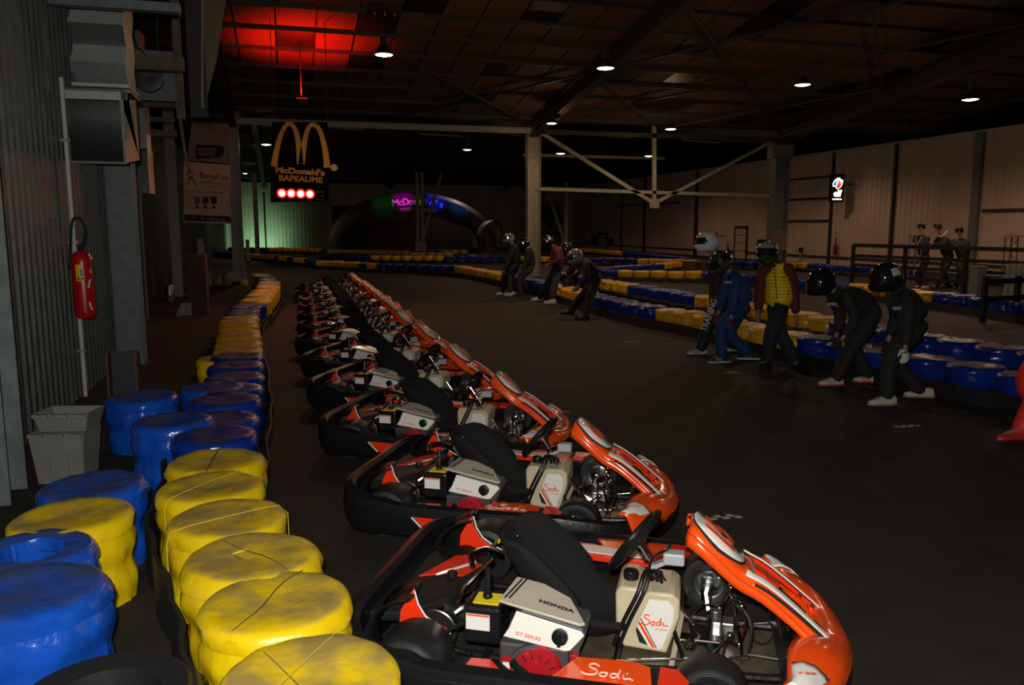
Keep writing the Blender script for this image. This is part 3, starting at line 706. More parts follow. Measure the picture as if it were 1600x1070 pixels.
# right hand runs
FR = 'front row of the near right barrier'
run(FR, [(1700, 600, 'b'), (1640, 590, 'b'), (1560, 576, 'b'), (1500, 566, 'b'), (1440, 556, 'b'), (1370, 545, 'b'), (1290, 530, 'b'), (1262, 524, 'y'), (1200, 512, 'y'), (1150, 500, 'y'), (1100, 491, 'y'), (1045, 482, 'b'), (1000, 475, 'b'), (960, 466, 'b'), (925, 458, 'y'), (900, 452, 'y'), (878, 446, 'b'), (800, 430, 'y'), (745, 420, 'y'), (715, 415, 'b'), (640, 413, 'b'), (597, 412, 'y'), (571, 411, 'b'), (566, 410, 'y'), (503, 407, 'b'), (483, 404, 'y'), (462, 402, 'b'), (455, 401, 'y'), (440, 400, 'b'), (436, 399, 'y'), (384, 396, 'b'), (330, 392, 'b')])
BR_ = 'back row of the near right barrier'
run(BR_, [(1700, 566, 'b'), (1600, 548, 'b'), (1540, 539, 'b'), (1463, 527, 'b'), (1380, 512, 'b'), (1295, 496, 'y'), (1248, 488, 'y'), (1180, 476, 'y'), (1093, 461, 'b'), (985, 444, 'y'), (943, 437, 'b'), (890, 428, 'b'), (870, 425, 'b')])
SR = 'second right barrier beyond the track lane'
run(SR, [(1700, 488, 'b'), (1600, 473, 'b'), (1466, 457, 'y'), (1330, 443, 'b'), (1200, 431, 'b'), (1110, 425, 'y'), (955, 422, 'b'), (935, 421, 'b')])
run('short spur behind second right barrier', [(930, 419, 'b'), (1028, 412, 'y'), (1062, 408, 'y')])
TR = 'third right barrier near the wall'
run(TR, [(1420, 420, 'b'), (1330, 416, 'b'), (1262, 411, 'y'), (1217, 410, 'b'), (1090, 406, 'y'), (992, 404, 'b'), (880, 402, 'y'), (800, 400, 'b'), (700, 400, 'y'), (577, 399, 'b'), (505, 397, 'b')])
run('the barrier at right wall foot', [(1078, 402, 'b'), (975, 393, 'y'), (930, 389, 'y'), (911, 388, 'b'), (880, 387, 'b')])
run('far barrier under arch', [(724, 391, 'y'), (691, 391, 'b'), (640, 392, 'y'), (590, 391, 'y'), (508, 390, 'b')])
run('far barrier behind double post', [(700, 395, 'y'), (640, 394, 'y')])
run('far barrier by green wall', [(300, 386, 'b'), (420, 387, 'y'), (505, 388, 'b')])
ALLST.sort(key=lambda a: a[0])
far = {}
cnt = 0
for k_, (d_, p, c, nm, n, kind) in enumerate(ALLST):
    q = inview((p.x, p.y, .3))
    if not q or q[0] < -80 or q[0] > 1720: continue
    if any((p-Vector((x_, YV, 0))).length < .62 for x_ in XC): continue
    cnt += 1
    if cnt > 272 and p.x < XLL+.5: continue
    if cnt > 272: far.setdefault(c, []).append((p, k_)); continue
    if nm == 'left barrier': n += 6
    gr = GL if nm == 'left barrier' else 'wrapped tyre stacks, '+nm
    lab = '%s tyre stack, %s from near end of %s' % (CN[c], ordn(n), nm)
    t = empty('tyre_stack', (p.x, p.y, 0), (k_*37 % 60)/10, lab, 'tyre stack', gr)
    rr = random.Random(k_); t.scale = (1, 1, (1 if kind == 'full' else .82)+rr.uniform(-.04, .04))
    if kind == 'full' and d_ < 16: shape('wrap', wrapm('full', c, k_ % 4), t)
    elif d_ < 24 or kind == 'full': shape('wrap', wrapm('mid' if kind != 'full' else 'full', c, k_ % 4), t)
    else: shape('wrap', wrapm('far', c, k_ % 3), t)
    shape('tyre', TYLOW, t)
for c, L_ in far.items():
    b = MB(); base = stack_mesh(10, 2, 1, z0=.15, nz=0); bb = MB(); low = MB(); low.lathe([(.25, 0), (.27, .08), (.25, .16)], n=8)
    for p, k_ in L_: b.add(base.v, base.f, Matrix.Translation((p.x, p.y, 0)) @ Matrix.Diagonal((1, 1, .82, 1))); bb.add(low.v, low.f, Matrix.Translation((p.x, p.y, 0)))
    t = empty('%s_tyre_rows' % CN[c], (0, 0, 0), 0, 'distant rows of low %s wrapped tyres far across the hall' % CN[c], 'tyre rows')
    t['kind'] = 'stuff'
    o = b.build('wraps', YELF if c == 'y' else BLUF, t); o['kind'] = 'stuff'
    o = bb.build('lower_tyres', TYRE, t); o['kind'] = 'stuff'
# black rubber belts bolted along the foot of the barriers
def belt(name, pts, side, h, lab, z=.34, off=.30):
    P_ = [P(u, v, z) for u, v in pts]; c = [Vector((p.x, p.y, 0)) for p in cr([(p.x, p.y, 0) for p in P_], 4)]
    b = MB(); L = []
    for i, p in enumerate(c):
        a = c[max(0, i-1)]; e = c[min(len(c)-1, i+1)]; d = (e-a).normalized(); n_ = Vector((-d.y, d.x, 0))*side
        w_ = .012*math.sin(i*1.7); L.append((p+n_*(off+w_), p+n_*(off+.018+w_)))
    for i in range(len(L)-1):
        (a, b1), (c1, d1) = L[i], L[i+1]; z_ = Vector((0, 0, h))
        vs = [a, c1, d1, b1, a+z_, c1+z_, d1+z_, b1+z_]
        b.add(vs, [(0, 3, 2, 1), (4, 5, 6, 7), (0, 1, 5, 4), (2, 3, 7, 6), (1, 2, 6, 5), (3, 0, 4, 7)])
    return tag(b.build(name, RUB, None, smooth=False), lab, 'rubber belt')
belt('rubber_belt', [(560, 1170), (486, 1052), (430, 935), (395, 865), (355, 805), (330, 757), (339, 717), (336, 680)], 1, .30, 'black rubber belt along the wall side of the near yellow stacks', z=ZT)
belt('rubber_belt', [(1700, 600), (1560, 576), (1440, 556), (1290, 530), (1200, 512), (1100, 491), (1000, 475), (925, 458), (878, 446), (800, 430), (745, 420), (640, 413), (566, 410)], 1, .16, 'black rubber belt at the foot of the near right barrier front row')
belt('rubber_belt', [(1700, 488), (1600, 473), (1466, 457), (1330, 443), (1200, 431), (1110, 425), (955, 422)], 1, .14, 'black rubber belt along the second right barrier')
belt('rubber_belt', [(420, 438), (419, 447), (408, 459), (396, 471), (384, 478), (376, 495), (374, 516), (371, 556), (366, 590), (350, 630), (336, 680)], 1, .12, 'low black rubber belt on the track side of the left barrier', z=ZT)
# ============================================================ LEFT SIDE
def ch(name, pos, rz, lab, cat): return empty(name, pos, rz, lab, cat)
# wall column by the left edge
t = empty('steel_column', (XL+.22, 5.75, 0), 0, 'wide grey steel column at the left edge of the photo', 'column')
MB().box((0, .17, 2.7), (.36, .018, 5.4)).build('flange', PNT, t, smooth=False)
MB().box((0, -.17, 2.7), (.36, .018, 5.4)).build('flange', PNT, t, smooth=False)
MB().box((0, 0, 2.7), (.014, .32, 5.4)).build('web', PNT, t, smooth=False)
t = empty('steel_column', (XL+.18, 11.1, 0), 0, 'grey steel column behind the fire extinguisher', 'column')
MB().box((0, -.12, 2.7), (.34, .018, 5.4)).build('flange', PNT, t, smooth=False)
MB().box((0, .12, 2.7), (.34, .018, 5.4)).build('flange', PNT, t, smooth=False)
MB().box((0, 0, 2.7), (.014, .24, 5.4)).build('web', PNT, t, smooth=False)
MB().box((0, 0, .01), (.44, .36, .02)).build('base_plate', DSTL, t, smooth=False)
for y_, lab in ((16.5, 'slim dark steel column in the dim storage bay'), (22.0, 'dark steel column deeper in the storage bay')):
    t = empty('steel_column', (XL-.55, y_, 0), 0, lab, 'column')
    MB().box((0, -.1, 2.7), (.22, .018, 5.4)).build('flange', PNT, t, smooth=False)
    MB().box((0, .1, 2.7), (.22, .018, 5.4)).build('flange', PNT, t, smooth=False)
    MB().box((0, 0, 2.7), (.014, .2, 5.4)).build('web', PNT, t, smooth=False)
# conduit and extinguisher
a, c_ = PX(119, 170, XL+.16), PX(134, 622, XL+.16)
yc = c_.y-.05
t = empty('conduit', (XL+.10, 9.6, 0), 0, 'thin pale conduit running down the ribbed wall behind the extinguisher', 'conduit')
def onl(u, v, x): p = PX(u, v, x); return p
p_ = P(134, 622); 
cx_ = PD(134, 622, p_)
t.location = (p_.x, p_.y, 0)
MB().cyl((0, 0, .02), (0, 0, 3.2), .022, 8).build('pipe', flat('conduit_pale', (.5, .52, .46)), t)
for z_ in (.5, 1.6, 2.6): MB().box((0, -.01, z_), (.09, .02, .03)).build('clip', STL, t, smooth=False)
e = PD(130, 440, (p_.x, p_.y-.18, 0)); s = (e-C0).dot(FW)/F
t = empty('fire_extinguisher', tuple(e), 0, 'red fire extinguisher hung on the ribbed left wall', 'fire extinguisher')
MB().lathe([(.001, -58*s), (11*s, -57*s), (15*s, -52*s), (15.5*s, -46*s), (15.5*s, 32*s), (14*s, 40*s), (9*s, 46*s), (4*s, 48*s), (.001, 49*s)], n=28).build('cylinder_body', flat('extinguisher_red', (.50, .006, .01), .3, coat=.4), t)
b = MB(); b.cyl((0, 0, 48*s), (0, 0, 56*s), 4*s, 10); b.box((2*s, 0, 57*s), (12*s, 4*s, 2.5*s)); b.build('valve', BLKM, t)
MB().tube(cr([(2*s, 0, 55*s), (7*s, 0, 66*s), (8*s, 0, 84*s), (3*s, 0, 96*s), (-6*s, 0, 98*s), (-10*s, 0, 88*s), (-13*s, -2*s, 60*s), (-16*s, -2*s, 20*s)], 4), 2.0*s, 8).build('hose', BLKM, t)
dirc = math.atan2(-e.y, -e.x)
def lab_patch(name, a0, a1, z0, z1, m, r=15.8):
    MB().grid(lambda q, r_: (r*s*math.cos(dirc+a0+(a1-a0)*q), r*s*math.sin(dirc+a0+(a1-a0)*q), (z0+(z1-z0)*r_)*s), 8, 3).build(name, m, t)
lab_patch('yellow_label', -.62, .05, 2, 27, flat('ext_label', (.75, .55, .02)))
lab_patch('label_mark', -.15, .02, 4, 7, BLKM, 16); lab_patch('label_mark', -.5, -.32, 4, 7, BLKM, 16); lab_patch('label_photo', -.2, .02, 10, 20, flat('label_blue', (.12, .16, .25)), 16)
lab_patch('side_label', .7, .95, 13, 20, flat('ext_label', (.75, .55, .02)))
arc = [(dirc+.75+.35*math.cos(q), -27*0+(-20+24*math.sin(q))) for q in [math.radians(100+160*k_/12) for k_ in range(13)]]
for seg in (arc[:5], arc[8:]): MB().tube([(16*s*math.cos(a_), 16*s*math.sin(a_), z_*s) for a_, z_ in seg], 1.6*s, 5).build('white_swoosh', flat('swoosh', (.6, .6, .6)), t)
MB().box((-4*s, 6*s, 20*s), (8*s, 10*s, 4*s)).build('bracket', BLKM, t, smooth=False)
# ventilation duct
d = PX(158, 170, XL+.35); yD = 9.75
def dp(u, v, y=yD): return PY(u, v, y)
x0, x1 = dp(112, 200).x+.02, dp(203, 200).x
xc, wd = (x0+x1)/2, x1-x0
t = empty('ventilation_duct', (xc, yD, 0), 0, 'galvanised duct with segmented bend and open mouth, nearest on left wall', 'duct')
zt = lambda v: dp(158, v).z
zs = [(0, 4.9), (1, zt(8)), (2, zt(38)), (3, zt(68)), (4, zt(98)), (5, zt(130))]
def segm(name, pts_front, dep, m=GALV):
    """box section ring between two front edges (y,z)"""
    (ya, za), (yb, zb) = pts_front
    b = MB(); vs = []
    for (y, z) in ((ya, za), (yb, zb)):
        for x, yy in ((-wd/2, y), (wd/2, y), (wd/2, y+dep), (-wd/2, y+dep)): vs.append((x, yy, z))
    b.add(vs, [(0, 1, 5, 4), (1, 2, 6, 5), (2, 3, 7, 6), (3, 0, 4, 7)]); b.build(name, m, t, smooth=False)
G2 = mat('galvanised_lit', (.55, .58, .55), .5, metal=.2, noise_amt=.3, nscale=60)  # paler copy of the duct steel, flash reflection put into its colour
ys = [.0, .10, -.03, .10, -.04, .04, 0]
prev = (0, 5.2)
for k_, v in enumerate((8, 38, 68, 98, 130)):
    cur = (ys[k_+1], zt(v)); segm('duct_section', (prev, cur), .55, (GALV, G2)[k_ % 2]); prev = cur  # alternating tones imitate the different reflections of the tilted sections
MB().box((0, .26, zt(134)), (wd+.05, .62, .035)).build('joint_flange', G2, t, smooth=False)
MB().box((0, .26, zt(142)), (wd+.07, .64, .03)).build('joint_flange', GALV, t, smooth=False)
z_a, z_b = zt(144), zt(164)
# bend: the front sheet swings out into a hood whose open mouth faces the camera and down
prof = [(0, z_a), (-.20, z_a-.005), (-.36, z_a-.02), (-.395, z_a-.05), (-.40, z_b)]
b = MB()
for i in range(len(prof)-1):
    (ya, za), (yb, zb) = prof[i], prof[i+1]
    b.add([(-wd/2, ya, za), (wd/2, ya, za), (wd/2, yb, zb), (-wd/2, yb, zb)], [(0, 1, 2, 3)])
b.build('hood', G2, t)
zm = zt(258); yo = prof[-1][0]
b = MB()
for sx in (-1, 1):
    n_ = len(prof); vs = [(sx*wd/2, y, z) for y, z in prof]+[(sx*wd/2, .5, z_a), (sx*wd/2, .5, zm+.1), (sx*wd/2, yo, zm)]
    b.add(vs, [tuple(range(len(vs)))])
b.add([(-wd/2, .5, z_a), (wd/2, .5, z_a), (wd/2, .5, zm+.1), (-wd/2, .5, zm+.1)], [(0, 1, 2, 3)])
b.add([(-wd/2, .5, zm+.1), (wd/2, .5, zm+.1), (wd/2, yo, zm), (-wd/2, yo, zm)], [(0, 1, 2, 3)])
b.build('outlet_box', GALV, t, smooth=False)
def dfn(a, c_): return (-wd/2+wd*a, yo+.08+.25*(1-c_)**2*0-.0+.18*(1-math.cos(c_*1.4)), z_b-(z_b-zm)*c_)
MB().grid(dfn, 2, 10).build('deflector_plate', mat('duct_dark', (.10, .11, .10), .3, metal=.8, noise_amt=.3, nscale=60), t)
MB().tube([(-wd/2, yo, z_b), (-wd/2, yo, zm), (wd/2, yo, zm), (wd/2, yo, z_b)], .02, 4).build('mouth_frame', G2, t)
# second duct deeper in
y2 = 16.0; a, c_ = PY(188, 232, y2), PY(236, 302, y2)
t2 = empty('ventilation_duct', ((a.x+c_.x)/2, y2, 0), 0, 'second galvanised duct deeper in, smaller and darker', 'duct'); w2 = c_.x-a.x
b = MB(); b.box((0, .3, (a.z+5.2)/2), (w2*.9, .5, 5.2-a.z)); b.build('duct_shaft', GALV, t2, smooth=False)
b = MB(); zt2, zb2 = a.z, c_.z
for fa in (((-1, 0), (-1, 1)), ((1, 0), (1, 1))):
    x_ = fa[0][0]*w2/2; b.add([(x_, -.1, zb2), (x_, .5, zb2), (x_, .5, zt2), (x_, -.1, zt2)], [(0, 1, 2, 3)])
b.add([(-w2/2, -.1, zt2), (w2/2, -.1, zt2), (w2/2, .5, zt2), (-w2/2, .5, zt2)], [(0, 1, 2, 3)]); b.add([(-w2/2, .2, zb2), (w2/2, .2, zb2), (w2/2, .3, zt2), (-w2/2, .3, zt2)], [(0, 1, 2, 3)])
b.build('outlet_box', GALV, t2, smooth=False)
MB().tube([(-w2/2, -.1, zt2), (-w2/2, -.1, zb2), (w2/2, -.1, zb2), (w2/2, -.1, zt2)], .02, 4, closed=True).build('mouth_frame', G2, t2)
# mezzanine joists
for n, (u0, u1, v0, v1, y, m_, lab) in enumerate([(92, 282, 1, 15, 9.0, PNT, 'nearest pale cross joist at the top left edge'), (200, 288, 88, 110, 11.4, WOOD, 'second cross joist, brown, in front of the round fan'), (204, 281, 150, 167, 14.5, WOOD, 'third cross joist below the round fan'), (206, 272, 183, 190, 17.5, WOOD, 'fourth cross joist, thin'), (210, 276, 203, 213, 18.5, WOOD, 'fifth cross joist, deeper in the bay'), (214, 270, 228, 237, 22.0, WOOD, 'sixth and farthest visible cross joist')]):
    a, c_ = PY(u0, v0, y), PY(u1, v1, y); a.x = XLL if y > 11.3 else XL+.02
    tag(MB().box((0, 0, 0), (abs(c_.x-a.x), .12, abs(PY(u1, v0, y).z-c_.z))).build('joist', m_, None, smooth=False, loc=((a.x+c_.x)/2, y, (PY((u0+u1)/2, (v0+v1)/2, y).z))), lab, 'joist', 'cross joists over the storage bay')
t = empty('support_post', (0, 0, 0), 0, 'tall dark timber post and rail hanging left of the pale tarpaulin', 'post')
for u0, u1, v0, v1, y in ((283, 293, 0, 182, 12.2),):
    a, c_ = PY(u0, v1, y), PY(u1, v0, y); t.location = (a.x, y, 0)
    zb_ = PY(288, 186, y).z; MB().box((0, 0, (zb_+5.6)/2), (.10, .1, 5.6-zb_)).build('shaft', WOOD, t, smooth=False)
    MB().bar((-.02, .02, zb_+.05), (.04, .02, PY(295, 262, y).z), .035, .035).build('hanger_bar', WOOD, t, smooth=False)
# round fan behind the joists
y = 12.6; c_ = PY(233, 122, y); s = (c_-C0).dot(FW)/F
t = empty('extractor_fan', tuple(c_), 0, 'dark round extractor fan behind the second cross joist', 'fan')
MB().lathe([(.001, .0), (12*s, -.01), (22*s, .0), (23*s, .05), (22*s, .12), (.001, .12)], (0, -.1, 0), (0, 1, 0), 28).build('fan_housing', flat('fan_dark', (.03, .03, .03), .4), t)
MB().box((2*s, .12, 6*s), (70*s, .03, 76*s)).build('back_panel', PNT, t, smooth=False)
MB().lathe([(.001, 0), (8*s, 0), (8*s, .02), (.001, .02)], (22*s, .07, 26*s), (0, 1, 0), 18).build('round_hole', BLKM, t)
MB().cyl((14*s, .12, 40*s), (14*s, .12, 5.4-c_.z), .015, 6).build('hanging_rod', DSTL, t)
MB().tube([(-20*s, -.05, 70*s), (-14*s, -.05, 45*s), (0, -.05, 32*s)], .01, 5).build('cable', BLKM, t)
# hanging pale tarpaulin strip
y = 10.6
pts = [(317, -30), (358, -30), (352, 0), (346, 40), (338, 90), (328, 130), (319, 165), (317, 168)]
a = PY(317, 0, y); t = empty('hanging_tarpaulin', tuple(a), 0, 'pale tarpaulin strip hanging from the roof at upper left', 'tarpaulin')
pp = [PY(u, v, y+(u-317)*.02)-a for u, v in pts]
b = MB(); n_ = len(pp); vs = [tuple(p) for p in pp]+[(p.x, p.y+.03, p.z) for p in pp]
b.add(vs, [tuple(range(n_)), tuple(range(n_, 2*n_))[::-1]]+[(i, i+n_, (i+1) % n_+n_, (i+1) % n_) for i in range(n_)]); b.build('sheet', mat('tarpaulin', (.16, .15, .10), .7, noise_amt=.3), t, smooth=False)
MB().tube([pp[i] for i in range(2, 8)], .008, 5).build('hem', PNTW, t)
MB().tube([PY(316, v, y)-a for v in (-20, 60, 168)], .010, 5).build('edge_cord', PNTW, t)
MB().box((-.11, .05, .25), (.2, .02, 3.2)).build('dark_sheet', mat('dark_tarpaulin', (.035, .03, .022), .8), t, smooth=False)
# furniture banner
y = 25.5
a = PY(322, 265, y); s = (a-C0).dot(FW)/F; t = empty('hanging_banner', tuple(a), 0, 'tall cream banner of an office furniture shop left of the pale column', 'banner')
dx = PY(360, 270, y)-PY(286, 262, y)
def bn(u, v, tt=0): q = PY(u, v, y)-a; return (q.x, -tt, q.z)
BC = flat('banner_cream', (.72, .52, .32), .7); BR2 = flat('banner_red', (.30, .03, .02), .7); BKK = flat('banner_black', (.01, .01, .01), .7); BG_ = flat('banner_grey', (.14, .12, .10), .7)
def poly(name, pts, m, t0=.012, t1=.016): MB().prism(pts, lambda u, v, tt: bn(u, v, tt), t0, t1).build(name, m, t, smooth=False)
poly('banner_panel', [(287, 252), (360, 258), (360, 302), (287, 298)], BC, -.02, .012)
poly('banner_panel', [(287, 299), (360, 303), (361, 350), (287, 347)], BC, -.02, .012)
poly('banner_panel', [(300, 190), (358, 194), (359, 256), (292, 250)], flat('banner_dim', (.26, .20, .13), .7), -.02, .012)
poly('phone_strip', [(288, 335), (360, 338), (361, 347), (288, 345)], BKK)
poly('photo_dark', [(306, 226), (345, 227), (350, 231), (350, 240), (344, 246), (306, 248)], BKK)
poly('photo_light', [(308, 231), (337, 231), (336, 244), (310, 244)], BG_, .016, .02)
def tx(word, size, u, v, m, **k_): text('lettering', word, size*s, frame(bn(u, v, .017), dx, (0, 0, 1)), m, t, ext=.002, **k_)
tx("Burod'oc", 12.5, 334, 276, BR2, offset=.004, sx=.92)
tx("\u2605 neuf & occasion \u2605".replace('\u2605', '*'), 5, 334, 286, BKK); tx('02 35 08 59 50', 3.4, 334, 292, BG_)
tx('burodoc.com', 8, 334, 201, BR2)
tx('T\u00e9l. : 02 35 08 59 50', 6.2, 325, 342, flat('banner_white', (.5, .48, .4)), sx=.95)
for k_, u in enumerate((308, 321, 334)):
    m_ = (BG_, flat('chair_brown', (.10, .04, .025), .7), BKK)[k_]
    poly('chair_back', [(u-5, 307), (u+5, 307.5), (u+5, 318), (u-4, 318)], m_); poly('chair_base', [(u-6, 326), (u-1, 322), (u-1, 318), (u+1, 318), (u+1, 322), (u+6, 327), (u, 325)], BKK)
for pts_ in ([(292, 271), (297, 266), (302, 270)], [(292, 281), (299, 276), (306, 273)], [(299, 277), (295, 284), (291, 290)], [(299, 277), (304, 284), (308, 290)], [(294, 268), (293, 274), (298, 277)]):
    MB().tube([bn(u, v, .016) for u, v in pts_], .012, 5).build('figure_stroke', BKK, t)
for u in (290, 356): MB().cyl(bn(u, 192), (bn(u, 192)[0], 0, 5.6-a.z), .01, 6).build('hanging_wire', DSTL, t)
# two stacked grey crates
c0 = P(112, 790); s0 = None
pA, pB = P(78, 775), P(150, 775)
cx_ = P(108, 748); wA = .42
CRT = mat('grey_crate', (.20, .20, .18), .55, noise_amt=.2)
def crate(z0, h, lab, back=False, dx=0, dy=0):
    t = empty('storage_crate', (cx_.x+dx, cx_.y+dy, z0), math.radians(-12), lab, 'crate', 'grey crates')
    wb, wt, db, dt = .30, .37, .22, .27; b = MB()
    def ring(w_, d_, z): return [(-w_/2, -d_/2, z), (w_/2, -d_/2, z), (w_/2, d_/2, z), (-w_/2, d_/2, z)]
    vs = ring(wb, db, 0)+ring(wt, dt, h)+ring(wt-.02, dt-.02, h)+ring(wb-.02, db-.02, .01)
    fs = [(0, 3, 2, 1), (12, 13, 14, 15)]
    for a_, b_ in ((0, 4), (4, 8), (8, 12)): fs += [(a_+i, a_+(i+1) % 4, b_+(i+1) % 4, b_+i) for i in range(4)]
    b.add(vs, fs); b.build('tub', CRT, t, smooth=False)
    for k_, (xx, ww) in enumerate(((-.125, .10), (0, .11), (.125, .10))): MB().box((xx, -dt/2-.012, h-.012), (ww, .03, .024)).build('rim_lip', CRT, t, smooth=False, bevel=.003)
    for xx in (-.063, .063): MB().box((xx, -dt/2+.012, h*.62), (.012, .02, h*.7)).build('rib', CRT, t, smooth=False)
crate(0, .36, 'lower grey plastic crate by the left wall column'); crate(.361, .13, 'upper grey plastic crate, nested in the lower one', dx=.03, dy=.02)
# bits in the dim bay
p = P(195, 640); t = empty('steel_channel', tuple(PD(195, 610, P(195, 640))), 0, 'rusty steel channel standing behind the farthest left blue stack', 'channel')
pb, pt = P(196, 628), None
t.location = (pb.x, pb.y, 0); h = PD(196, 548, pb).z
for sx in (-.13, .13): MB().box((sx, 0, h/2), (.02, .16, h)).build('channel_flange', RUST, t, smooth=False)
MB().box((0, .08, h/2), (.26, .012, h)).build('channel_web', DSTL, t, smooth=False)
p = P(266, 470); t = empty('paint_can', (p.x, p.y, 0), 0, 'silver paint can on the floor of the dim bay', 'can'); s = (p-C0).dot(FW)/F
MB().lathe([(.001, 0), (7*s, 0), (7*s, 24*s), (6.6*s, 25*s), (.001, 25*s)], n=20).build('can_body', STL, t); MB().tube([(-7*s, 0, 20*s), (0, -5*s, 12*s), (7*s, 0, 20*s)], .004, 5).build('can_handle', STL, t)
MB().lathe([(7.1*s, 1*s), (7.1*s, 9*s)], n=20).build('can_band', flat('can_blue', (.03, .08, .12)), t)
p = P(326, 446); s = (p-C0).dot(FW)/F; t = empty('leaning_board', (p.x, p.y, 0), 0, 'white board leaning below the furniture banner', 'board')
MB().prism([(-14, 0), (5, 0), (-6, 73), (-14, 73)], lambda a_, b_, tt: (a_*s, tt+b_*s*.1, b_*s), 0, .04).build('board_face', flat('board_white', (.32, .29, .24)), t, smooth=False)
MB().prism([(6, 0), (10, 0), (2, 72), (-5, 73)], lambda a_, b_, tt: (a_*s, tt+b_*s*.1, b_*s), .0, .05).build('board_edge', flat('board_edge_grey', (.06, .06, .05)), t, smooth=False)
MB().lathe([(.001, 0), (2*s, 0), (2*s, .01), (.001, .01)], (-7*s, -.002+26*s*.1, 26*s), (0, -1, 0), 12).build('board_hole', BLKM, t)
p = P(288, 493); s = (p-C0).dot(FW)/F; t = tag(MB().prism([(-13, 0), (10, 0), (10, 19), (-3, 19)], lambda a_, b_, tt: (a_*s, tt, b_*s), 0, .35).build('offcut_block', flat('block_pale', (.20, .21, .18)), None, smooth=False, loc=(p.x, p.y, 0)), 'pale wedge shaped block on the floor of the dim bay', 'block')
for (u, v, w_, h_, m_, lab) in ((342, 447, 18, 14, flat('bag_pale', (.30, .25, .17)), 'pale rubbish bag left of the banner column'), (356, 448, 16, 26, flat('bag_tan', (.22, .16, .08)), 'tan sack leaning on the banner column'), (381, 447, 12, 12, YELF, 'small yellow tub at the foot of the banner column'), (217, 500, 26, 12, flat('heap_brown', (.05, .03, .02)), 'brown heap on the floor of the dim bay')):
    p = P(u, v); s = (p-C0).dot(FW)/F; b = MB(); b.ball((0, 0, h_*s*.5), (w_*s/2, w_*s/2.4, h_*s/2), 14, 9)
    b.v = [(x+.04*noise.noise(Vector((x*9, y*9, z*9+u))), y, max(0, z+.05*noise.noise(Vector((x*7+u, y*7, z*7))))) for x, y, z in b.v]
    tag(b.build('rubbish_bag' if 'bag' in lab or 'sack' in lab else ('plastic_tub' if 'tub' in lab else 'debris_heap'), m_, None, loc=(p.x, p.y, 0)), lab, 'bag' if 'bag' in lab or 'sack' in lab else ('tub' if 'tub' in lab else 'heap'))
p = P(300, 500); t = empty('mesh_cage', (p.x-2.0, p.y+1.5, 0), 0, 'dark wire cage in the dim storage bay', 'cage')
for i in range(9): MB().box((-1.1+i*.28, 0, .75), (.02, .02, 1.5)).build('wire_upright', DSTL, t, smooth=False)
for z_ in (.05, .5, 1.0, 1.5): MB().box((0, 0, z_), (2.3, .02, .02)).build('wire_rail', DSTL, t, smooth=False)
p = P(305, 500); tag(MB().box((0, 0, .6), (.35, .5, 1.2)).build('timber_crate', mat('dim_plywood', (.05, .03, .018), .8), None, smooth=False, loc=(P(310, 492).x, P(310, 492).y+.3, 0)), 'dark brown timber crate right of the pale wedge block', 'crate')
p = P(215, 470); t = empty('jerry_can', (p.x, p.y, .8), 0, 'dull yellow jerry can on a shelf in the dim bay', 'can'); MB().box((0, 0, .18), (.26, .16, .36)).build('can_body', flat('jerry_yellow', (.30, .17, .02)), t, smooth=False, bevel=.03); MB().tube([(-.08, 0, .36), (-.06, 0, .44), (.06, 0, .44), (.08, 0, .36)], .015, 6).build('handle', flat('jerry_yellow', (.3, .17, .02)), t)
tag(MB().box((0, 0, .78), (1.2, .4, .04)).box((-.55, 0, .38), (.05, .36, .76)).box((.55, 0, .38), (.05, .36, .76)).build('storage_shelf', mat('dim_plywood', (.05, .03, .018), .8), None, smooth=False, loc=(p.x+.1, p.y, 0)), 'low dark shelf carrying the yellow jerry can', 'shelf')
# ============================================================ FLOOR MARKS
MK = mat('floor_white', (.42, .40, .34), .7, noise_amt=.4, nscale=30)
for n, (u0, v0, u1, v1, sz, lab) in enumerate([(1100, 812, 1158, 807, .07, 'short white checker strip painted on the floor behind the nearest kart nose'), (1402, 668, 1437, 665, .06, 'short white checker strip painted on the open floor at right'), (1132, 583, 1158, 582, .05, 'faint white checker strip near the feet of the blue suited driver'), (600, 838, 632, 836, .07, 'worn white floor patch under the second kart bumper'), (872, 645, 890, 643, .05, 'tiny white checker strip beyond the third kart'), (975, 534, 998, 535, .05, 'faint pale wavy floor mark in mid track')]):
    a, c_ = P(u0, v0), P(u1, v1); d = (c_-a); L = d.length; d.normalize(); nn = Vector((-d.y, d.x, 0)); N = 6; st = L/N
    t = empty('floor_marking', (a.x, a.y, 0), 0, lab, 'floor marking')
    for i in range(N):
        o_ = (0 if i % 2 else st*.8); q = d*(st*(i+.5))+nn*o_
        MB().box((0, 0, .002), (st*.98, st*.8, .004), Matrix.Translation((q.x, q.y, 0)) @ Matrix.Rotation(math.atan2(d.y, d.x), 4, 'Z')).build('white_square', MK, t, smooth=False)
for (u0, v0, u1, v1, lab) in ((828, 603, 906, 603, 'faint worn line on the track right of the third kart'), (915, 541, 1050, 537, 'faint worn line across mid track')):
    a, c_ = P(u0, v0), P(u1, v1); m_ = (a+c_)/2
    tag(MB().box((0, 0, .001), ((c_-a).length, .03, .002), Matrix.Rotation(math.atan2((c_-a).y, (c_-a).x), 4, 'Z')).build('worn_line', mat('worn_line_paint', (.09, .08, .06), .8), None, smooth=False, loc=(m_.x, m_.y, 0)), lab, 'floor marking')
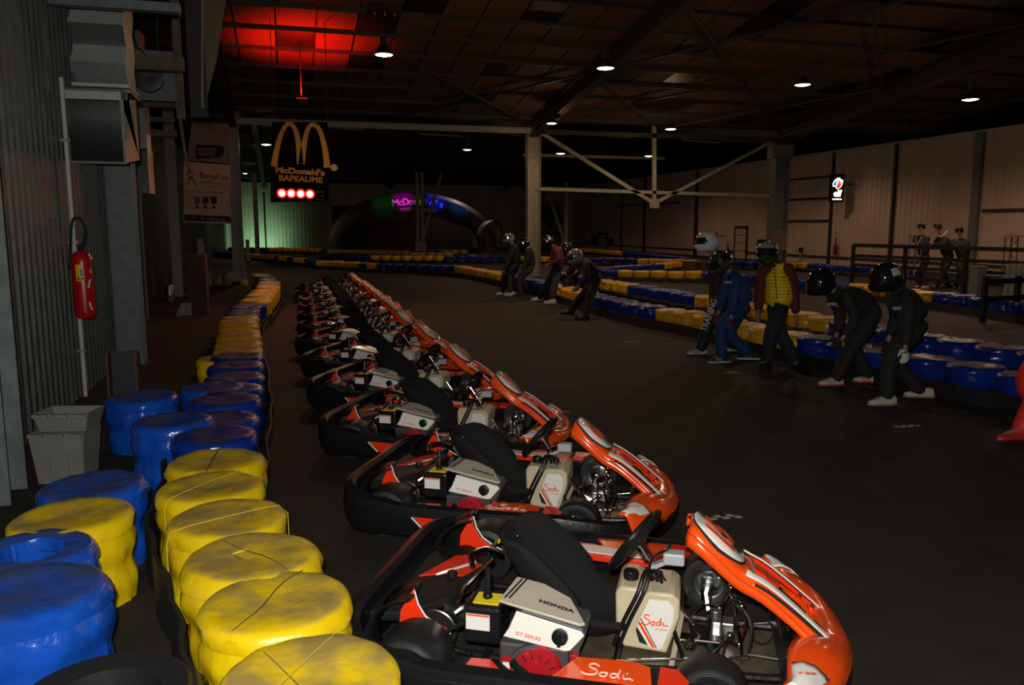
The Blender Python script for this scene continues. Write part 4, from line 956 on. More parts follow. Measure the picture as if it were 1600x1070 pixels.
# ============================================================ SPECTATOR RAIL
yr0 = P(1335, 447); yr1 = P(1600, 482)
def railpt(u, v, zz): return P(u, v, zz)
RA, RB = P(1334, 383, 1.2), P(1625, 391, 1.2)
RA.z = RB.z = 0
t = empty('spectator_rail', tuple(RA), 0, 'long black railing in front of the pink lit wall', 'railing')
d = (RB-RA); N = 3
for z_ in (1.2, .88, .60, .30): MB().bar(Vector((0, 0, z_)), d+Vector((0, 0, z_)), .05, .11 if z_ > 1 else .09).build('rail', BLKM, t, smooth=False)
for i in range(N+1):
    q = d*(i/N); MB().box((q.x, q.y, .6), (.09, .09, 1.2)).build('rail_post', BLKM, t, smooth=False)
RC, RD = P(1540, 440, .75), P(1640, 436, .75); RC.z = RD.z = 0
t = empty('lower_rail', tuple(RC), 0, 'lower black railing at the right edge before the white slatted screen', 'railing')
d = RD-RC
for z_ in (.75, .42): MB().bar(Vector((0, 0, z_)), d+Vector((0, 0, z_)), .05, .10).build('rail', BLKM, t, smooth=False)
for f in (0, .5, 1): MB().box((d.x*f, d.y*f, .42), (.08, .08, .84)).build('rail_post', BLKM, t, smooth=False)
def truss_stand(u, v0, v1, w_, lab, dish=False):
    p = P(u, v0); h = PD(u, v1, p).z; s = (p-C0).dot(FW)/F; t = empty('truss_stand', (p.x, p.y, 0), 0, lab, 'stand'); W = w_*s/2
    for sx in (-1, 1):
        for sy in (-1, 1): MB().cyl((sx*W, sy*W, 0), (sx*W, sy*W, h), .02, 6).build('truss_tube', ALU, t)
    n = max(4, int(h/.35))
    for i in range(n):
        z0, z1 = h*i/n, h*(i+1)/n; sg_ = 1 if i % 2 else -1
        MB().cyl((sg_*-W, -W, z0), (sg_*W, -W, z1), .009, 5).build('truss_lacing', ALU, t)
    MB().box((0, 0, .01), (W*3, W*3, .02)).build('foot_plate', STL, t, smooth=False)
    if dish: MB().lathe([(.001, .05), (.1, .06), (19*s, .02), (20*s, 0), (.001, 0)], (0, 0, h), n=28).build('round_top', flat('round_top_brown', (.16, .10, .05), .3), t)
    else: MB().box((0, 0, h), (W*2.6, W*2.6, .02)).build('top_plate', STL, t, smooth=False)
truss_stand(1426, 449, 368, 11, 'aluminium lattice stand left of the three spectators')
truss_stand(1573, 462, 370, 12, 'aluminium lattice stand with a round table top at right', True)
p = P(1590, 488); s = (p-C0).dot(FW)/F; t = empty('slatted_screen', (p.x, p.y, 0), 0, 'white screen of upright slats at the right edge behind the railing', 'screen')
for i in range(7):
    x_ = (-24+i*12)*s; MB().box((x_, 0, 38*s), (9.5*s, .02, 76*s)).build('slat', flat('screen_white', (.50, .50, .36)), t, smooth=False)
for z_ in (8, 66): MB().box((12*s, .03, z_*s), (84*s, .03, 3*s)).build('cross_bar', DSTL, t, smooth=False)
p = P(1525, 462); s = (p-C0).dot(FW)/F; t = empty('grey_bin', (p.x, p.y, 0), 0, 'dim grey bin behind the railing, right of the spectators', 'bin'); MB().box((0, 0, 22*s), (16*s, 16*s, 44*s), taper=1.1).build('bin_body', flat('bin_grey', (.16, .16, .15)), t, smooth=False, bevel=.02); MB().box((0, 0, 45*s), (19*s, 19*s, 3*s)).build('bin_lid', flat('bin_grey', (.16, .16, .15)), t, smooth=False, bevel=.01)
for (u, v, lab) in ((1305, 388, 'small dark red extinguisher on the pink lit wall'), (1137, 392, 'small dark red extinguisher left of the wall door')):
    q = PX(u, v, XR-.25); t = empty('wall_extinguisher', tuple(q), 0, lab, 'fire extinguisher')
    MB().lathe([(.001, -.32), (.09, -.3), (.09, .12), (.05, .2), (.001, .22)], n=14).build('cylinder_body', flat('dim_red', (.10, .012, .01)), t)
    MB().cyl((0, 0, .2), (0, 0, .5), .03, 8).build('hose', BLKM, t); MB().box((.08, 0, 0), (.08, .05, .08)).build('bracket', BLKM, t, smooth=False)
q = PX(1251, 393, XR-.15); t = empty('wall_tap', tuple(q), 0, 'small dark tap and pipe on the wall right of the wide column', 'tap'); MB().box((0, 0, .08), (.14, .14, .24)).build('valve_body', BLKM, t, smooth=False); MB().cyl((0, 0, -.7), (0, 0, 0), .05, 8).build('pipe', PNTW, t)
# pallet and barrow bits on the far track
p = P(1092, 420); t = empty('pallet_stack', (p.x, p.y, 0), 0, 'wooden pallet beyond the standing driver in the white helmet', 'pallet')
for z_ in (.05, .3): 
    for i in range(5): MB().box((0, -.4+i*.2, z_), (1.2, .12, .03)).build('deck_board', WOOD, t, smooth=False)
for x_ in (-.5, 0, .5): MB().box((x_, 0, .17), (.1, .9, .22)).build('bearer', WOOD, t, smooth=False)
p = P(1118, 415); t = empty('patio_stand', (p.x, p.y, 0), 0, 'thin black stand with a crossbar behind the white helmeted driver', 'stand'); MB().cyl((0, 0, 0), (0, 0, 1.55), .03, 8).build('pole', BLKM, t); MB().box((0, 0, 1.35), (.8, .04, .05)).build('crossbar', BLKM, t, smooth=False); MB().lathe([(.001, 0), (.25, 0), (.25, .04), (.001, .05)], n=16).build('foot', BLKM, t)
# ============================================================ RACING KARTS (x forward, y left, origin on the ground under the rear axle)
def make_kart():
    K = empty('racing_kart')
    def prt(name, b, m, par=K, **k): return b.build(name, m, par, **k)
    # --- black wrap-round bumper
    half = [(-.30, 0), (-.30, -.36), (-.26, -.54), (-.17, -.64), (-.02, -.675), (.35, -.68), (.85, -.675), (1.08, -.65), (1.28, -.59), (1.43, -.45), (1.54, -.25), (1.585, 0)]
    loop = cr([(x, y, 0) for x, y in half]+[(x, -y, 0) for x, y in half[-2:0:-1]], 5, closed=True); n_ = len(loop)
    sec = [(-.035, .0), (.0, -.005), (.026, .03), (.036, .09), (.030, .14), (.018, .175), (-.02, .185), (-.04, .17)]
    b = MB(); vs = []
    for i, p in enumerate(loop):
        d = (loop[(i+1) % n_]-loop[(i-1) % n_]).normalized(); o = Vector((d.y, -d.x, 0))
        rear = max(0, min(1, (.12-p.x)/.4)); nose = max(0, min(1, (p.x-1.0)/.5)); hs = 1+.35*rear-.25*nose
        for (a, z) in sec: q = p+o*a*(1-.2*nose); vs.append((q.x, q.y, .045+z*hs-.02*nose))
    ns = len(sec)
    b.add(vs, [(i*ns+j, i*ns+(j+1) % ns, ((i+1) % n_)*ns+(j+1) % ns, ((i+1) % n_)*ns+j) for i in range(n_) for j in range(ns)])
    bump = prt('bumper', b, BLK)
    # moulded ridges on the bumper flank
    b = MB()
    for z in (.075, .185): b.tube([(x, s*(.708 if z < .1 else .705), z) for x in (.1, .3, .55, .8) for s in (-1,)], .006, 6)
    for z in (.075, .185): b.tube([(x, .708, z) for x in (.1, .3, .55, .8)], .006, 6)
    prt('bumper_ridges', b, BLK, bump)
    side = lambda s: (lambda a, c, t: (a, s*(.713+t), c))
    for s in (-1, 1):
        for pl in ([(.20, .175), (.37, .17), (.45, .095), (.28, .098)], [(.465, .155), (.66, .14), (.665, .095), (.54, .088)]):
            b = MB(); b.prism(pl, side(s), 0, .004); prt('flank_sticker', b, RED, smooth=False)
        b = MB(); b.bar((.19, s*.718, .172), (.265, s*.718, .10), .003, .010); prt('sticker_edge', b, WHT, smooth=False)
    # --- side pod decks
    for s in (-1, 1):
        top = lambda a, c, t: (a, s*c, .198+t)
        b = MB(); b.prism([(.16, .655), (1.04, .65), (1.04, .52), (.96, .46), (.60, .47), (.53, .61), (.40, .615), (.34, .56), (.16, .54)], top, -.05, 0); prt('side_pod', b, BLK, smooth=False, bevel=.008)
        sgn = s
        def deck(pl, m, nm, h=.006): bb = MB(); bb.prism(pl, top, 0, h); return prt(nm, bb, m, smooth=False)
        deck([(.53, .65), (.88, .645), (.865, .50), (.80, .475), (.605, .49)], ORG, 'pod_panel', .016)
        deck([(.895, .64), (.99, .63), (1.0, .57), (.96, .50), (.90, .495)], RED, 'pod_panel', .02)
        deck([(.22, .64), (.37, .65), (.30, .565), (.23, .57)], RED, 'pod_panel', .008)
    # far pod carries a long white stripe over orange
    b = MB(); b.prism([(.34, .40), (.46, .52), (.84, .47), (.90, .40), (.84, .36), (.60, .375)], lambda a, c, t: (a, c, .235+t), -.03, 0); prt('pod_fin', b, RED, smooth=False, bevel=.004)
    b = MB(); b.prism([(.38, .41), (.47, .485), (.74, .455), (.80, .40), (.72, .385), (.60, .395)], lambda a, c, t: (a, c, .236+t), 0, .004); prt('pod_fin_stripe', b, WHT, smooth=False)
    # --- Sodi script strokes
    def script(par, M, s, m, r=.0035):
        strokes = [[(.9, 2.2), (.3, 2.6), (-.3, 2.3), (-.2, 1.7), (.6, 1.3), (.9, .7), (.4, .1), (-.5, .0), (-1.1, .35)],
                   [(1.6, .9), (1.2, .6), (1.3, .1), (1.8, .0), (2.1, .5), (1.7, .95), (2.2, .8)],
                   [(3.3, .9), (2.8, .95), (2.5, .4), (2.8, .0), (3.3, .3), (3.45, 1.2), (3.6, 2.0), (3.5, .9), (3.6, .1)],
                   [(4.1, 1.0), (4.1, .4), (4.3, .1), (4.9, .3), (5.3, .0)], [(4.45, 1.35), (4.55, 1.3)]]
        b = MB()
        for st in strokes: b.tube([M @ (Vector((x*s, y*s, 0))) for x, y in cr([(x, y, 0) for x, y in st], 4) for x, y in [(x, y)]] if False else [M @ Vector((q.x*s, q.y*s, 0)) for q in cr([(x, y, 0) for x, y in st], 4)], r, 5)
        return b.build('script_logo', m, par)
    LW = flat('pale_lettering', (.95, .75, .62), .4); LO = flat('orange_lettering', (.85, .09, .01), .4)
    script(K, frame((.665, -.615, .226), (1, -.03, 0), (0, 1, 0)), .028, LW, .0026)
    # --- frame tubes, floor tray
    b = MB(); b.prism([(.30, -.24), (1.36, -.19), (1.36, .19), (.30, .24)], lambda a, c, t: (a, c, .042+t), 0, .006); prt('floor_tray', b, TRAY, smooth=False)
    for y in (-.28, .28):
        b = MB(); b.tube(cr([(-.22, y*1.1, .10), (.05, y*1.1, .07), (.5, y*1.05, .06), (1.0, y*.8, .06), (1.25, y*.75, .06), (1.42, y*.7, .07)], 4), .016, 8); prt('frame_rail', b, BLK)
    for x, w_ in ((-.16, .31), (.34, .3), (.72, .26), (1.08, .36), (1.40, .2)):
        b = MB(); b.cyl((x, -w_, .065), (x, w_, .065), .015, 8); prt('cross_tube', b, BLK)
    for s in (-1, 1):
        for x in (.22, .98):
            b = MB(); b.cyl((x, s*.28, .08), (x, s*.66, .10), .013, 8); prt('pod_bar', b, CHR if x > .5 else BLK)
    # --- wheels
    def wheel(x, y, r, w_, rr, s):
        t = MB(); h = w_/2
        t.lathe([(rr, -h*.8), (r*.75, -h), (r*.93, -h*.93), (r, -h*.62), (r, h*.62), (r*.93, h*.93), (r*.75, h), (rr, h*.8)], (x, y, r), (0, 1, 0), 32)
        to = prt('tyre', t, TYRE)
        b = MB(); b.lathe([(rr*.97, -h*.82), (rr*1.03, -h*.84), (rr*.92, -h*.5), (rr*.80, -h*.2), (rr*.80, h*.2), (rr*.92, h*.5), (rr*1.03, h*.84), (rr*.97, h*.82)], (x, y, r), (0, 1, 0), 28)
        b.lathe([(.001, s*h*.45), (.028, s*h*.45), (.032, s*h*.3), (rr*.45, s*h*.2), (rr*.86, s*h*.3)], (x, y, r), (0, 1, 0), 28)
        b.build('rim', ALU, to)
        b = MB()
        for k_ in range(3):
            a = 2*PI*k_/3; b.ball((x+.045*math.cos(a), y+s*h*.30, r+.045*math.sin(a)), .009, 6, 4)
        b.cyl((x, y+s*h*.3, r), (x, y+s*h*.75, r), .014, 10); b.build('wheel_nut', STL, to)
        # air groove lines
        b = MB()
        for f in (.80, .86): b.tube([(x+r*f*math.cos(2*PI*q/28), y+s*h*1.0, r+r*f*math.sin(2*PI*q/28)) for q in range(28)], .0018, 4, closed=True)
        b.build('sidewall_ring', flat('tyre_ring', (.05, .05, .05), .4), to)
        return to
    for s in (-1, 1):
        wheel(.0, s*.545, .143, .20, .066, s); wheel(1.075, s*.475, .130, .135, .064, s)
    b = MB(); b.cyl((0, -.5, .143), (0, .5, .143), .02, 12); prt('rear_axle', b, STL)
    b = MB(); b.lathe([(.02, -.005), (.095, -.005), (.095, .005), (.02, .005)], (0, .16, .143), (0, 1, 0), 28); prt('brake_disc', b, STL)
    b = MB(); b.lathe([(.02, -.004), (.085, -.004), (.09, 0), (.085, .004), (.02, .004)], (0, -.30, .143), (0, 1, 0), 32); prt('sprocket', b, STL)
    for s in (-1, 1):
        b = MB(); b.box((1.065, s*.39, .13), (.05, .05, .12)); b.cyl((1.065, s*.36, .13), (1.065, s*.5, .13), .014, 8); prt('stub_axle', b, CHR, smooth=False)
        b = MB(); b.bar((1.06, s*.39, .10), (1.08, s*.10, .085), .014, .02); prt('tie_rod', b, CHR)
    # --- rear deck, rear corner fenders
    for s in (-1, 1):
        b = MB()
        def fen(u, v): # from deck up and round the wheel
            a = -.3+u*1.75; r = .205-.02*math.sin(PI*v)
            return (-.02+-math.cos(a)*r*1.02, s*(.33+.17*v), .165+math.sin(a)*r*.98)
        b.grid(fen, 10, 4); o = prt('rear_fender', b, BLK); m_ = o.modifiers.new('thickness', 'SOLIDIFY'); m_.thickness = .008
        b = MB(); b.prism([(-.08, .11), (-.115, .18), (-.105, .27), (-.05, .365), (-.04, .31), (-.01, .26), (.04, .225), (.085, .21), (.0, .165)], lambda a, c, t: (a, s*(.395+t), c), 0, .012); prt('fender_flash', b, RED, smooth=False)
        b = MB(); b.tube([(-.045, s*.412, .36), (-.03, s*.412, .305), (.0, s*.412, .258), (.05, s*.412, .225), (.10, s*.412, .20)], .004, 5); prt('fender_edge', b, WHT)
    b = MB(); b.prism([(-.30, -.34), (-.10, -.34), (.02, -.2), (.10, -.05), (.10, .24), (-.05, .36), (-.30, .36)], lambda a, c, t: (a, c, .235+.35*(a+.1)*.3+t), -.05, 0); prt('rear_cover', b, flat('black_satin', (.010, .010, .010), .55, spec=.25), smooth=False, bevel=.015)
    zz = lambda a, c, t: (a, c, .237+.105*(a+.1)+t)
    for pl, m in (([(-.17, -.02), (-.07, .20), (.03, .22), (.04, .12), (-.06, .01)], RED), ([(-.05, .0), (.045, .11), (.085, .10), (.03, -.02)], RED)):
        b = MB(); b.prism(pl, zz, 0, .005); prt('rear_panel', b, flat('red_satin', (.80, .04, .01), .6, spec=.2), smooth=False)
    b = MB(); b.prism([(-.10, -.01), (.045, .135), (.055, .115), (-.085, -.02)], zz, .005, .008); prt('rear_panel_stripe', b, WHT, smooth=False)
    b = MB(); b.lathe([(.001, .02), (.022, .02), (.026, 0)], (-.02, -.01, .245), (0, 0, 1), 14); prt('filler_cap', b, BLK)
    # --- seat
    prof = cr([(.205, .555), (.235, .47), (.30, .34), (.37, .215), (.45, .125), (.56, .085), (.67, .115), (.745, .165)], 3); N = len(prof)-1
    P2 = [Vector((p[0], 0, p[1])) for p in [(q.x, q.y) for q in cr([(a, c, 0) for a, c in [(.21, .485), (.232, .43), (.29, .32), (.37, .21), (.45, .12), (.56, .08), (.67, .10), (.755, .15)]], 3)]]
    def sf(u, v):
        i = min(int(v*N), N-1); f = v*N-i; p = P2[i].lerp(P2[i+1], f); d = (P2[i+1]-P2[i]).normalized(); nrm = Vector((-d.z, 0, d.x)); nrm = nrm if nrm.x+nrm.z > 0 else -nrm
        t = 2*u-1; w_ = .185+.03*math.sin(PI*min(1, v*1.1)); wing = (.05+.15*math.sin(PI*min(1, max(0, v*.95+.06))))*abs(t)**2.6
        topdrop = -.03*abs(t)**3*(1-v)**6
        return (p.x+nrm.x*wing, w_*t, p.z+nrm.z*wing+topdrop)
    b = MB(); b.grid(sf, 16, 20); o = prt('seat', b, FAB); m_ = o.modifiers.new('thickness', 'SOLIDIFY'); m_.thickness = .028; m_.offset = 0
    for (x, y, z) in ((.262, .03, .437), (.285, -.13, .437), (.44, -.205, .26)):
        b = MB(); b.ball((x, y, z), .0085, 8, 6); prt('seat_bolt', b, CHR)
    b = MB(); 
    for q in range(3): b.bar((.205, -.075+q*.012, .44), (.21, -.065+q*.012, .465), .004, .004)
    prt('seat_mark', b, YLB)
    for y in (-.17, .17):
        b = MB(); b.tube([(.02, y*1.3, .10), (.10, y*1.2, .30), (.21, y*1.05, .42)], .009, 7); prt('seat_stay', b, CHR)
    b = MB(); b.tube(cr([(.15, -.28, .43), (.13, -.22, .445), (.16, -.12, .43), (.23, -.10, .41)], 4), .011, 7); prt('seat_bracket', b, CHR)
    # --- fuel tank between the legs
    tp_ = [(.735, .07), (.705, .14), (.70, .30), (.72, .325), (.79, .325), (.815, .30), (.83, .315), (.925, .315), (.955, .29), (.955, .22), (.91, .06)]
    b = MB(); b.prism(tp_, lambda a, c, t: (a, t, c), -.12, .12); o = prt('fuel_tank', b, TANK, smooth=True, bevel=.016)
    b = MB(); b.prism([(.80, .10), (.785, .15), (.835, .285), (.91, .285), (.932, .26), (.93, .2), (.89, .085), (.87, .075)], lambda a, c, t: (a, -.121-t, c), 0, .002); st_ = b.build('tank_sticker', WHT, o, smooth=False)
    for pl, m in (([(.80, .10), (.785, .15), (.79, .165), (.835, .09)], BLKM), ([(.795, .178), (.80, .19), (.865, .082), (.85, .084)], ORG), ([(.803, .198), (.805, .203), (.872, .08), (.868, .08)], BLKM)):
        b = MB(); b.prism(pl, lambda a, c, t: (a, -.1232-t, c), 0, .001); b.build('tank_stripe', m, o, smooth=False)
    script(o, frame((.825, -.1245, .178), (1, 0, .02), (0, 0, 1)), .0165, LO, .0026)
    text('tank_lettering', 'GT SERIES', .011, frame((.885, -.1245, .163), (1, 0, 0), (0, 0, 1)), LO, o)
    b = MB(); b.lathe([(.030, 0), (.032, .025), (.028, .035), (.001, .037)], (.755, -.03, .325), (0, 0, 1), 16); prt('tank_cap', b, BLK)
    for dx_ in (0, .022):
        b = MB(); b.tube(cr([(.70+dx_, -.15, .09), (.74+dx_, -.145, .2), (.79+dx_, -.13, .31), (.81+dx_, -.09, .375), (.83+dx_, -.04, .37), (.84+dx_, -.02, .32)], 4), .0085, 7); prt('fuel_hose', b, BLK)
    # --- engine on the right of the seat
    b = MB(); b.box((.44, -.37, .145), (.26, .22, .17)); b.cyl((.44, -.50, .14), (.44, -.27, .14), .095, 24); prt('engine_block', b, EGRY, smooth=False, bevel=.01)
    b = MB(); b.prism([(.325, .19), (.345, .30), (.39, .355), (.62, .305), (.63, .28), (.59, .165), (.555, .155), (.33, .175)], lambda a, c, t: (a, t, c), -.455, -.30); prt('engine_shroud', b, EGRY, smooth=False, bevel=.008)
    # sloping white cover
    def wc(a, c, t): return (a, -.462-t-.12*(.335-c)*1.0, c)
    b = MB(); b.prism([(.325, .252), (.345, .282), (.372, .350), (.615, .302), (.626, .288), (.576, .228), (.555, .224)], wc, 0, .006); wco = prt('engine_cover', b, WHT, smooth=False, bevel=.002)
    b = MB(); b.prism([(.30, -.445), (.33, -.452), (.605, -.455), (.625, -.44), (.55, -.31), (.44, -.27), (.33, -.27)], lambda a, c, t: (a, c, .365+.0-.22*max(0, a-.36)+.10*(c+.45)+t), 0, .012); prt('engine_top_cover', b, CRM, smooth=False, bevel=.004)
    for x in (.335, .352): 
        b = MB(); b.bar((x-.015, -.43, .381), (x+.02, -.29, .395), .006, .003); prt('cover_stripe', b, BLKM, smooth=False)
    text('engine_lettering', 'HONDA', .024, frame((.51, -.40, .354), (1, 0, -.22), (-.1, 1, .1)), BLKM, K, offset=.0008, sx=1.5)
    text('engine_lettering', 'GT SERIES', .017, frame((.42, -.486, .268), (1, 0, -.16), (0, .12, 1)), LO, K, sx=1.3)
    b = MB(); b.lathe([(.03, -.004), (.03, .012), (.018, .016), (.001, .016)], (.538, -.476, .276), (0, -1, .1), 20); b.box((.538, -.498, .276), (.012, .02, .05)); prt('cover_knob', b, BLK)
    b = MB(); b.lathe([(.098, -.0), (.098, .018), (.088, .034), (.06, .040), (.001, .040)], (.455, -.468, .138), (0, -1, 0), 28); rs_ = prt('recoil_starter', b, ERED)
    b = MB()
    for k_ in range(14):
        a = PI*k_/7; b.bar((.455+.055*math.cos(a), -.511, .138+.055*math.sin(a)), (.455+.082*math.cos(a), -.505, .138+.078*math.sin(a)), .004, .006, up=(0, 1, 0))
    b.build('starter_slots', BLKM, rs_, smooth=False)
    b = MB(); b.tube(cr([(.375, -.55, .20), (.40, -.56, .185), (.43, -.56, .16), (.45, -.55, .15)], 3), .014, 8); prt('pull_handle', b, BLK)
    b = MB(); b.box((.345, -.50, .15), (.035, .02, .07)); b.build('engine_plate', ERED, K, smooth=False); b = MB(); b.box((.345, -.512, .15), (.026, .004, .04)); b.build('engine_plate_label', WHT, K, smooth=False)
    b = MB(); b.box((.59, -.46, .19), (.03, .05, .05)); prt('fuel_tap', b, ERED, smooth=False, bevel=.005)
    # air box
    b = MB(); b.box((.235, -.38, .27), (.145, .15, .15)); ab = prt('air_box', b, BLK, smooth=False, bevel=.015)
    b = MB(); b.box((.245, -.385, .347), (.10, .09, .004)); b.build('yellow_label', YLB, ab, smooth=False)
    b = MB(); b.box((.222, -.4575, .285), (.092, .004, .062)); b.build('white_label', WHT, ab, smooth=False); b = MB(); b.box((.222, -.460, .312), (.088, .003, .006)); b.build('label_band', ORG, ab, smooth=False)
    b = MB(); b.tube([(.24, -.38, .345), (.24, -.375, .37), (.235, -.36, .46)], .012, 8); b.ball((.24, -.38, .355), .02, 8, 6); prt('plug_cap', b, BLK)
    b = MB(); b.tube(cr([(.17, -.47, .28), (.12, -.50, .26), (.10, -.48, .21), (.13, -.47, .17), (.2, -.47, .16)], 4), .008, 7); prt('breather_hose', b, BLK)
    b = MB(); b.tube(cr([(.05, -.40, .20), (.12, -.50, .18), (.22, -.52, .14), (.32, -.53, .11), (.55, -.56, .10)], 4), .013, 8); prt('guard_tube', b, BLK)
    b = MB(); b.tube(cr([(.10, -.36, .26), (.14, -.33, .28), (.13, -.3, .22)], 4), .012, 7); prt('exhaust_bend', b, STL)
    b = MB(); b.cyl((.02, -.18, .17), (.20, -.24, .17), .045, 14); prt('exhaust', b, STL)
    # --- steering
    sc_, sd = Vector((.768, 0, .485)), Vector((.30, 0, -.43)).normalized()
    wn = Vector((.78, -.10, -.62)).normalized(); e2 = wn.cross(Vector((0, 1, 0))).normalized(); e1 = e2.cross(wn)
    b = MB(); b.tube([sc_+(e1*math.cos(2*PI*q/28)+e2*math.sin(2*PI*q/28))*.15*(1 if math.sin(2*PI*q/28) < .75 else .93) for q in range(28)], .0155, 8, closed=True); sw = prt('steering_wheel', b, BLK)
    b = MB()
    for a in (math.radians(90), math.radians(210), math.radians(330)): b.bar(sc_+sd*.025, sc_+(e1*math.cos(a)+e2*math.sin(a))*.145, .03, .006, up=sd)
    b.build('wheel_spokes', BLKM, sw)
    b = MB(); b.cyl(sc_+sd*.02, sc_+sd*.095, .021, 14); b.cyl(sc_+sd*.015, sc_+sd*.03, .035, 14); b.build('wheel_hub', CHR, sw)
    b = MB(); b.cyl(sc_+sd*.08, sc_+sd*.53, .0095, 10); prt('steering_column', b, CHR)
    b = MB(); b.cyl(sc_+sd*.42, sc_+sd*.53, .02, 10); prt('column_boot', b, BLK)
    for s in (-1, 1):
        b = MB(); b.tube([(.87, s*.01, .345), (.90, s*.06, .22), (.98, s*.17, .07)], .010, 7); prt('column_strut', b, BLK if s > 0 else CHR)
    b = MB(); b.bar((.845, 0, .375), (.955, -.02, .44), .05, .016); b.cyl((.84, -.02, .37), (.85, .03, .36), .016, 8); prt('panel_bracket', b, LGREY, smooth=False)
    b = MB(); b.box((.925, -.03, .43), (.085, .06, .05), Matrix.Identity(4)); prt('lap_transponder', b, LGREY, smooth=False, bevel=.008)
    b = MB(); b.tube(cr([(.90, -.02, .455), (.86, -.06, .45), (.83, -.07, .40), (.85, -.05, .34)], 4), .005, 6); prt('transponder_cable', b, BLK)
    # --- pedals, brake gear and linkages (bright metal)
    b = MB(); b.box((1.06, .02, .085), (.12, .14, .03)); b.box((1.02, .0, .075), (.16, .06, .02)); b.ball((1.0, -.07, .085), .028, 10, 6); prt('steering_plate', b, CHR, smooth=False, bevel=.006)
    b = MB(); b.box((1.13, .09, .10), (.09, .07, .06)); b.cyl((1.10, .09, .13), (1.10, .09, .17), .022, 12); prt('brake_cylinder', b, ALU, smooth=False, bevel=.006)
    for s, x in ((-1, 1.20), (1, 1.19)):
        b = MB(); b.tube(cr([(x, s*.12, .06), (x-.01, s*.13, .16), (x-.03, s*.13, .23)], 3)+[Vector((x-.03, s*.18, .24))], .007, 6); b.tube([(x-.03, s*.10, .235), (x-.03, s*.19, .24)], .010, 6); prt('pedal', b, CHR)
        b = MB(); b.tube([(x+.02, s*.12, .10), (x+.14, s*.15, .11)], .005, 6); prt('pedal_rod', b, CHR)
    for pts in ([(1.12, -.18, .07), (1.14, -.10, .13), (1.19, -.05, .10), (1.22, .05, .15), (1.18, .12, .19)], [(1.05, -.2, .09), (1.11, -.2, .16), (1.15, -.12, .17)], [(1.22, -.1, .07), (1.24, -.02, .16), (1.20, .04, .22), (1.16, .10, .24)], [(.98, .15, .08), (1.05, .22, .12), (1.12, .25, .10)], [(1.13, .02, .08), (1.12, .03, .20), (1.16, .16, .24)]):
        b = MB(); b.tube(cr(pts, 4), .0065, 6); b.ball(pts[2], .016, 8, 5); prt('linkage', b, CHR)
    b = MB(); b.cyl((.72, -.24, .075), (1.22, -.12, .085), .006, 6); prt('throttle_cable_tube', b, CHR)
    b = MB(); b.bar((.93, -.22, .055), (.965, .06, .16), .02, .012); prt('tank_strap', b, flat('strap_pale', (.40, .33, .24), .6), smooth=False)
    b = MB(); b.tube([(1.28+.045*math.cos(2*PI*q/20), .02, .13+.055*math.sin(2*PI*q/20)) for q in range(20)], .004, 5, closed=True); prt('cable_loop', b, BLK)
    b = MB(); b.cyl((1.08, -.48, .085), (1.34, -.33, .09), .012, 8); b.cyl((1.34, -.33, .09), (1.36, .33, .09), .012, 8); b.cyl((1.36, .33, .09), (1.08, .48, .085), .012, 8); prt('front_hoop', b, BLK)
    # --- front fairing
    cl = cr([(.975, .545), (.985, .578), (1.02, .565), (1.10, .50), (1.19, .428), (1.30, .375), (1.40, .30), (1.50, .215), (1.575, .14)], 4) if False else [(.985, .585, .09), (1.01, .588, .125), (1.08, .535, .145), (1.15, .472, .15), (1.20, .430, .15), (1.27, .395, .155), (1.34, .345, .165), (1.41, .288, .175), (1.48, .228, .19), (1.54, .175, .20), (1.585, .13, .19)]
    c3 = cr(cl, 3)   # x, z, half width carried as a triple
    n_ = len(c3)-1
    def fair(u, v, inner=0):
        i = min(int(v*n_), n_-1); f = v*n_-i; q = c3[i].lerp(c3[i+1], f); t = 2*u-1
        return (q.x-.012*abs(t)**8, q.z*t*.93, q.y-.022*abs(t)**8)
    # skirt fairing: two side arms with an opening between plate and nose
    def arm(s, t0, t1, v0, v1, m, nm, lift=0, nn=16, taper=None, par=K):
        b = MB(); d = .035
        def fn(u, v):
            vv = v0+(v1-v0)*v; a0, a1 = (t0, t1) if taper is None else (taper[0]*(1-v)+taper[2]*v, taper[1]*(1-v)+taper[3]*v)
            tt = a0+(a1-a0)*u; x, y, z = fair(.5+.5*tt*s, vv); return (x+lift*.6, y, z+lift)
        b.grid(fn, 6, nn); o = b.build(nm, m, par); m_ = o.modifiers.new('thickness', 'SOLIDIFY'); m_.thickness = .006 if lift else .016; m_.offset = -1; return o
    arm(1, -1, 1, 0, .46, ORG, 'number_panel_frame', nn=14)
    for s in (-1, 1):
        arm(s, .58, 1, .44, .80, ORG if s < 0 else RED, 'fairing_arm')
        arm(s, .30, 1, .78, 1, RED, 'fairing_foot')
        arm(s, .60, .78, .40, .97, WHT, 'white_stripe', .010, taper=(.66, .92, .62, .76))
        arm(s, .56, .60, .46, .95, BLKM, 'black_stripe', .005, taper=(.94, 1.0, .76, .84))
        # side skirt under the arm
        b = MB()
        def sk(u, v, s=s):
            x, y, z = fair(.5+.5*s, .05+.75*v); dpt = .050-.030*v; return (x-.01*u, y+s*.004, z-dpt*u)
        b.grid(sk, 2, 16); o = prt('fairing_side', b, ORG); m_ = o.modifiers.new('thickness', 'SOLIDIFY'); m_.thickness = .012
    arm(1, -.22, .22, .42, .54, RED, 'fairing_bridge')
    arm(1, -.56, .56, .52, .60, RED, 'fairing_mid', taper=(-.35, .35, -.1, .1))
    b = MB(); b.grid(lambda u, v: (fair(.5+.28*(2*u-1), .45+.4*v)[0]-.02, fair(.5+.28*(2*u-1), .45+.4*v)[1], fair(.5+.28*(2*u-1), .45+.4*v)[2]-.03), 4, 8); prt('fairing_recess', b, BLKM)
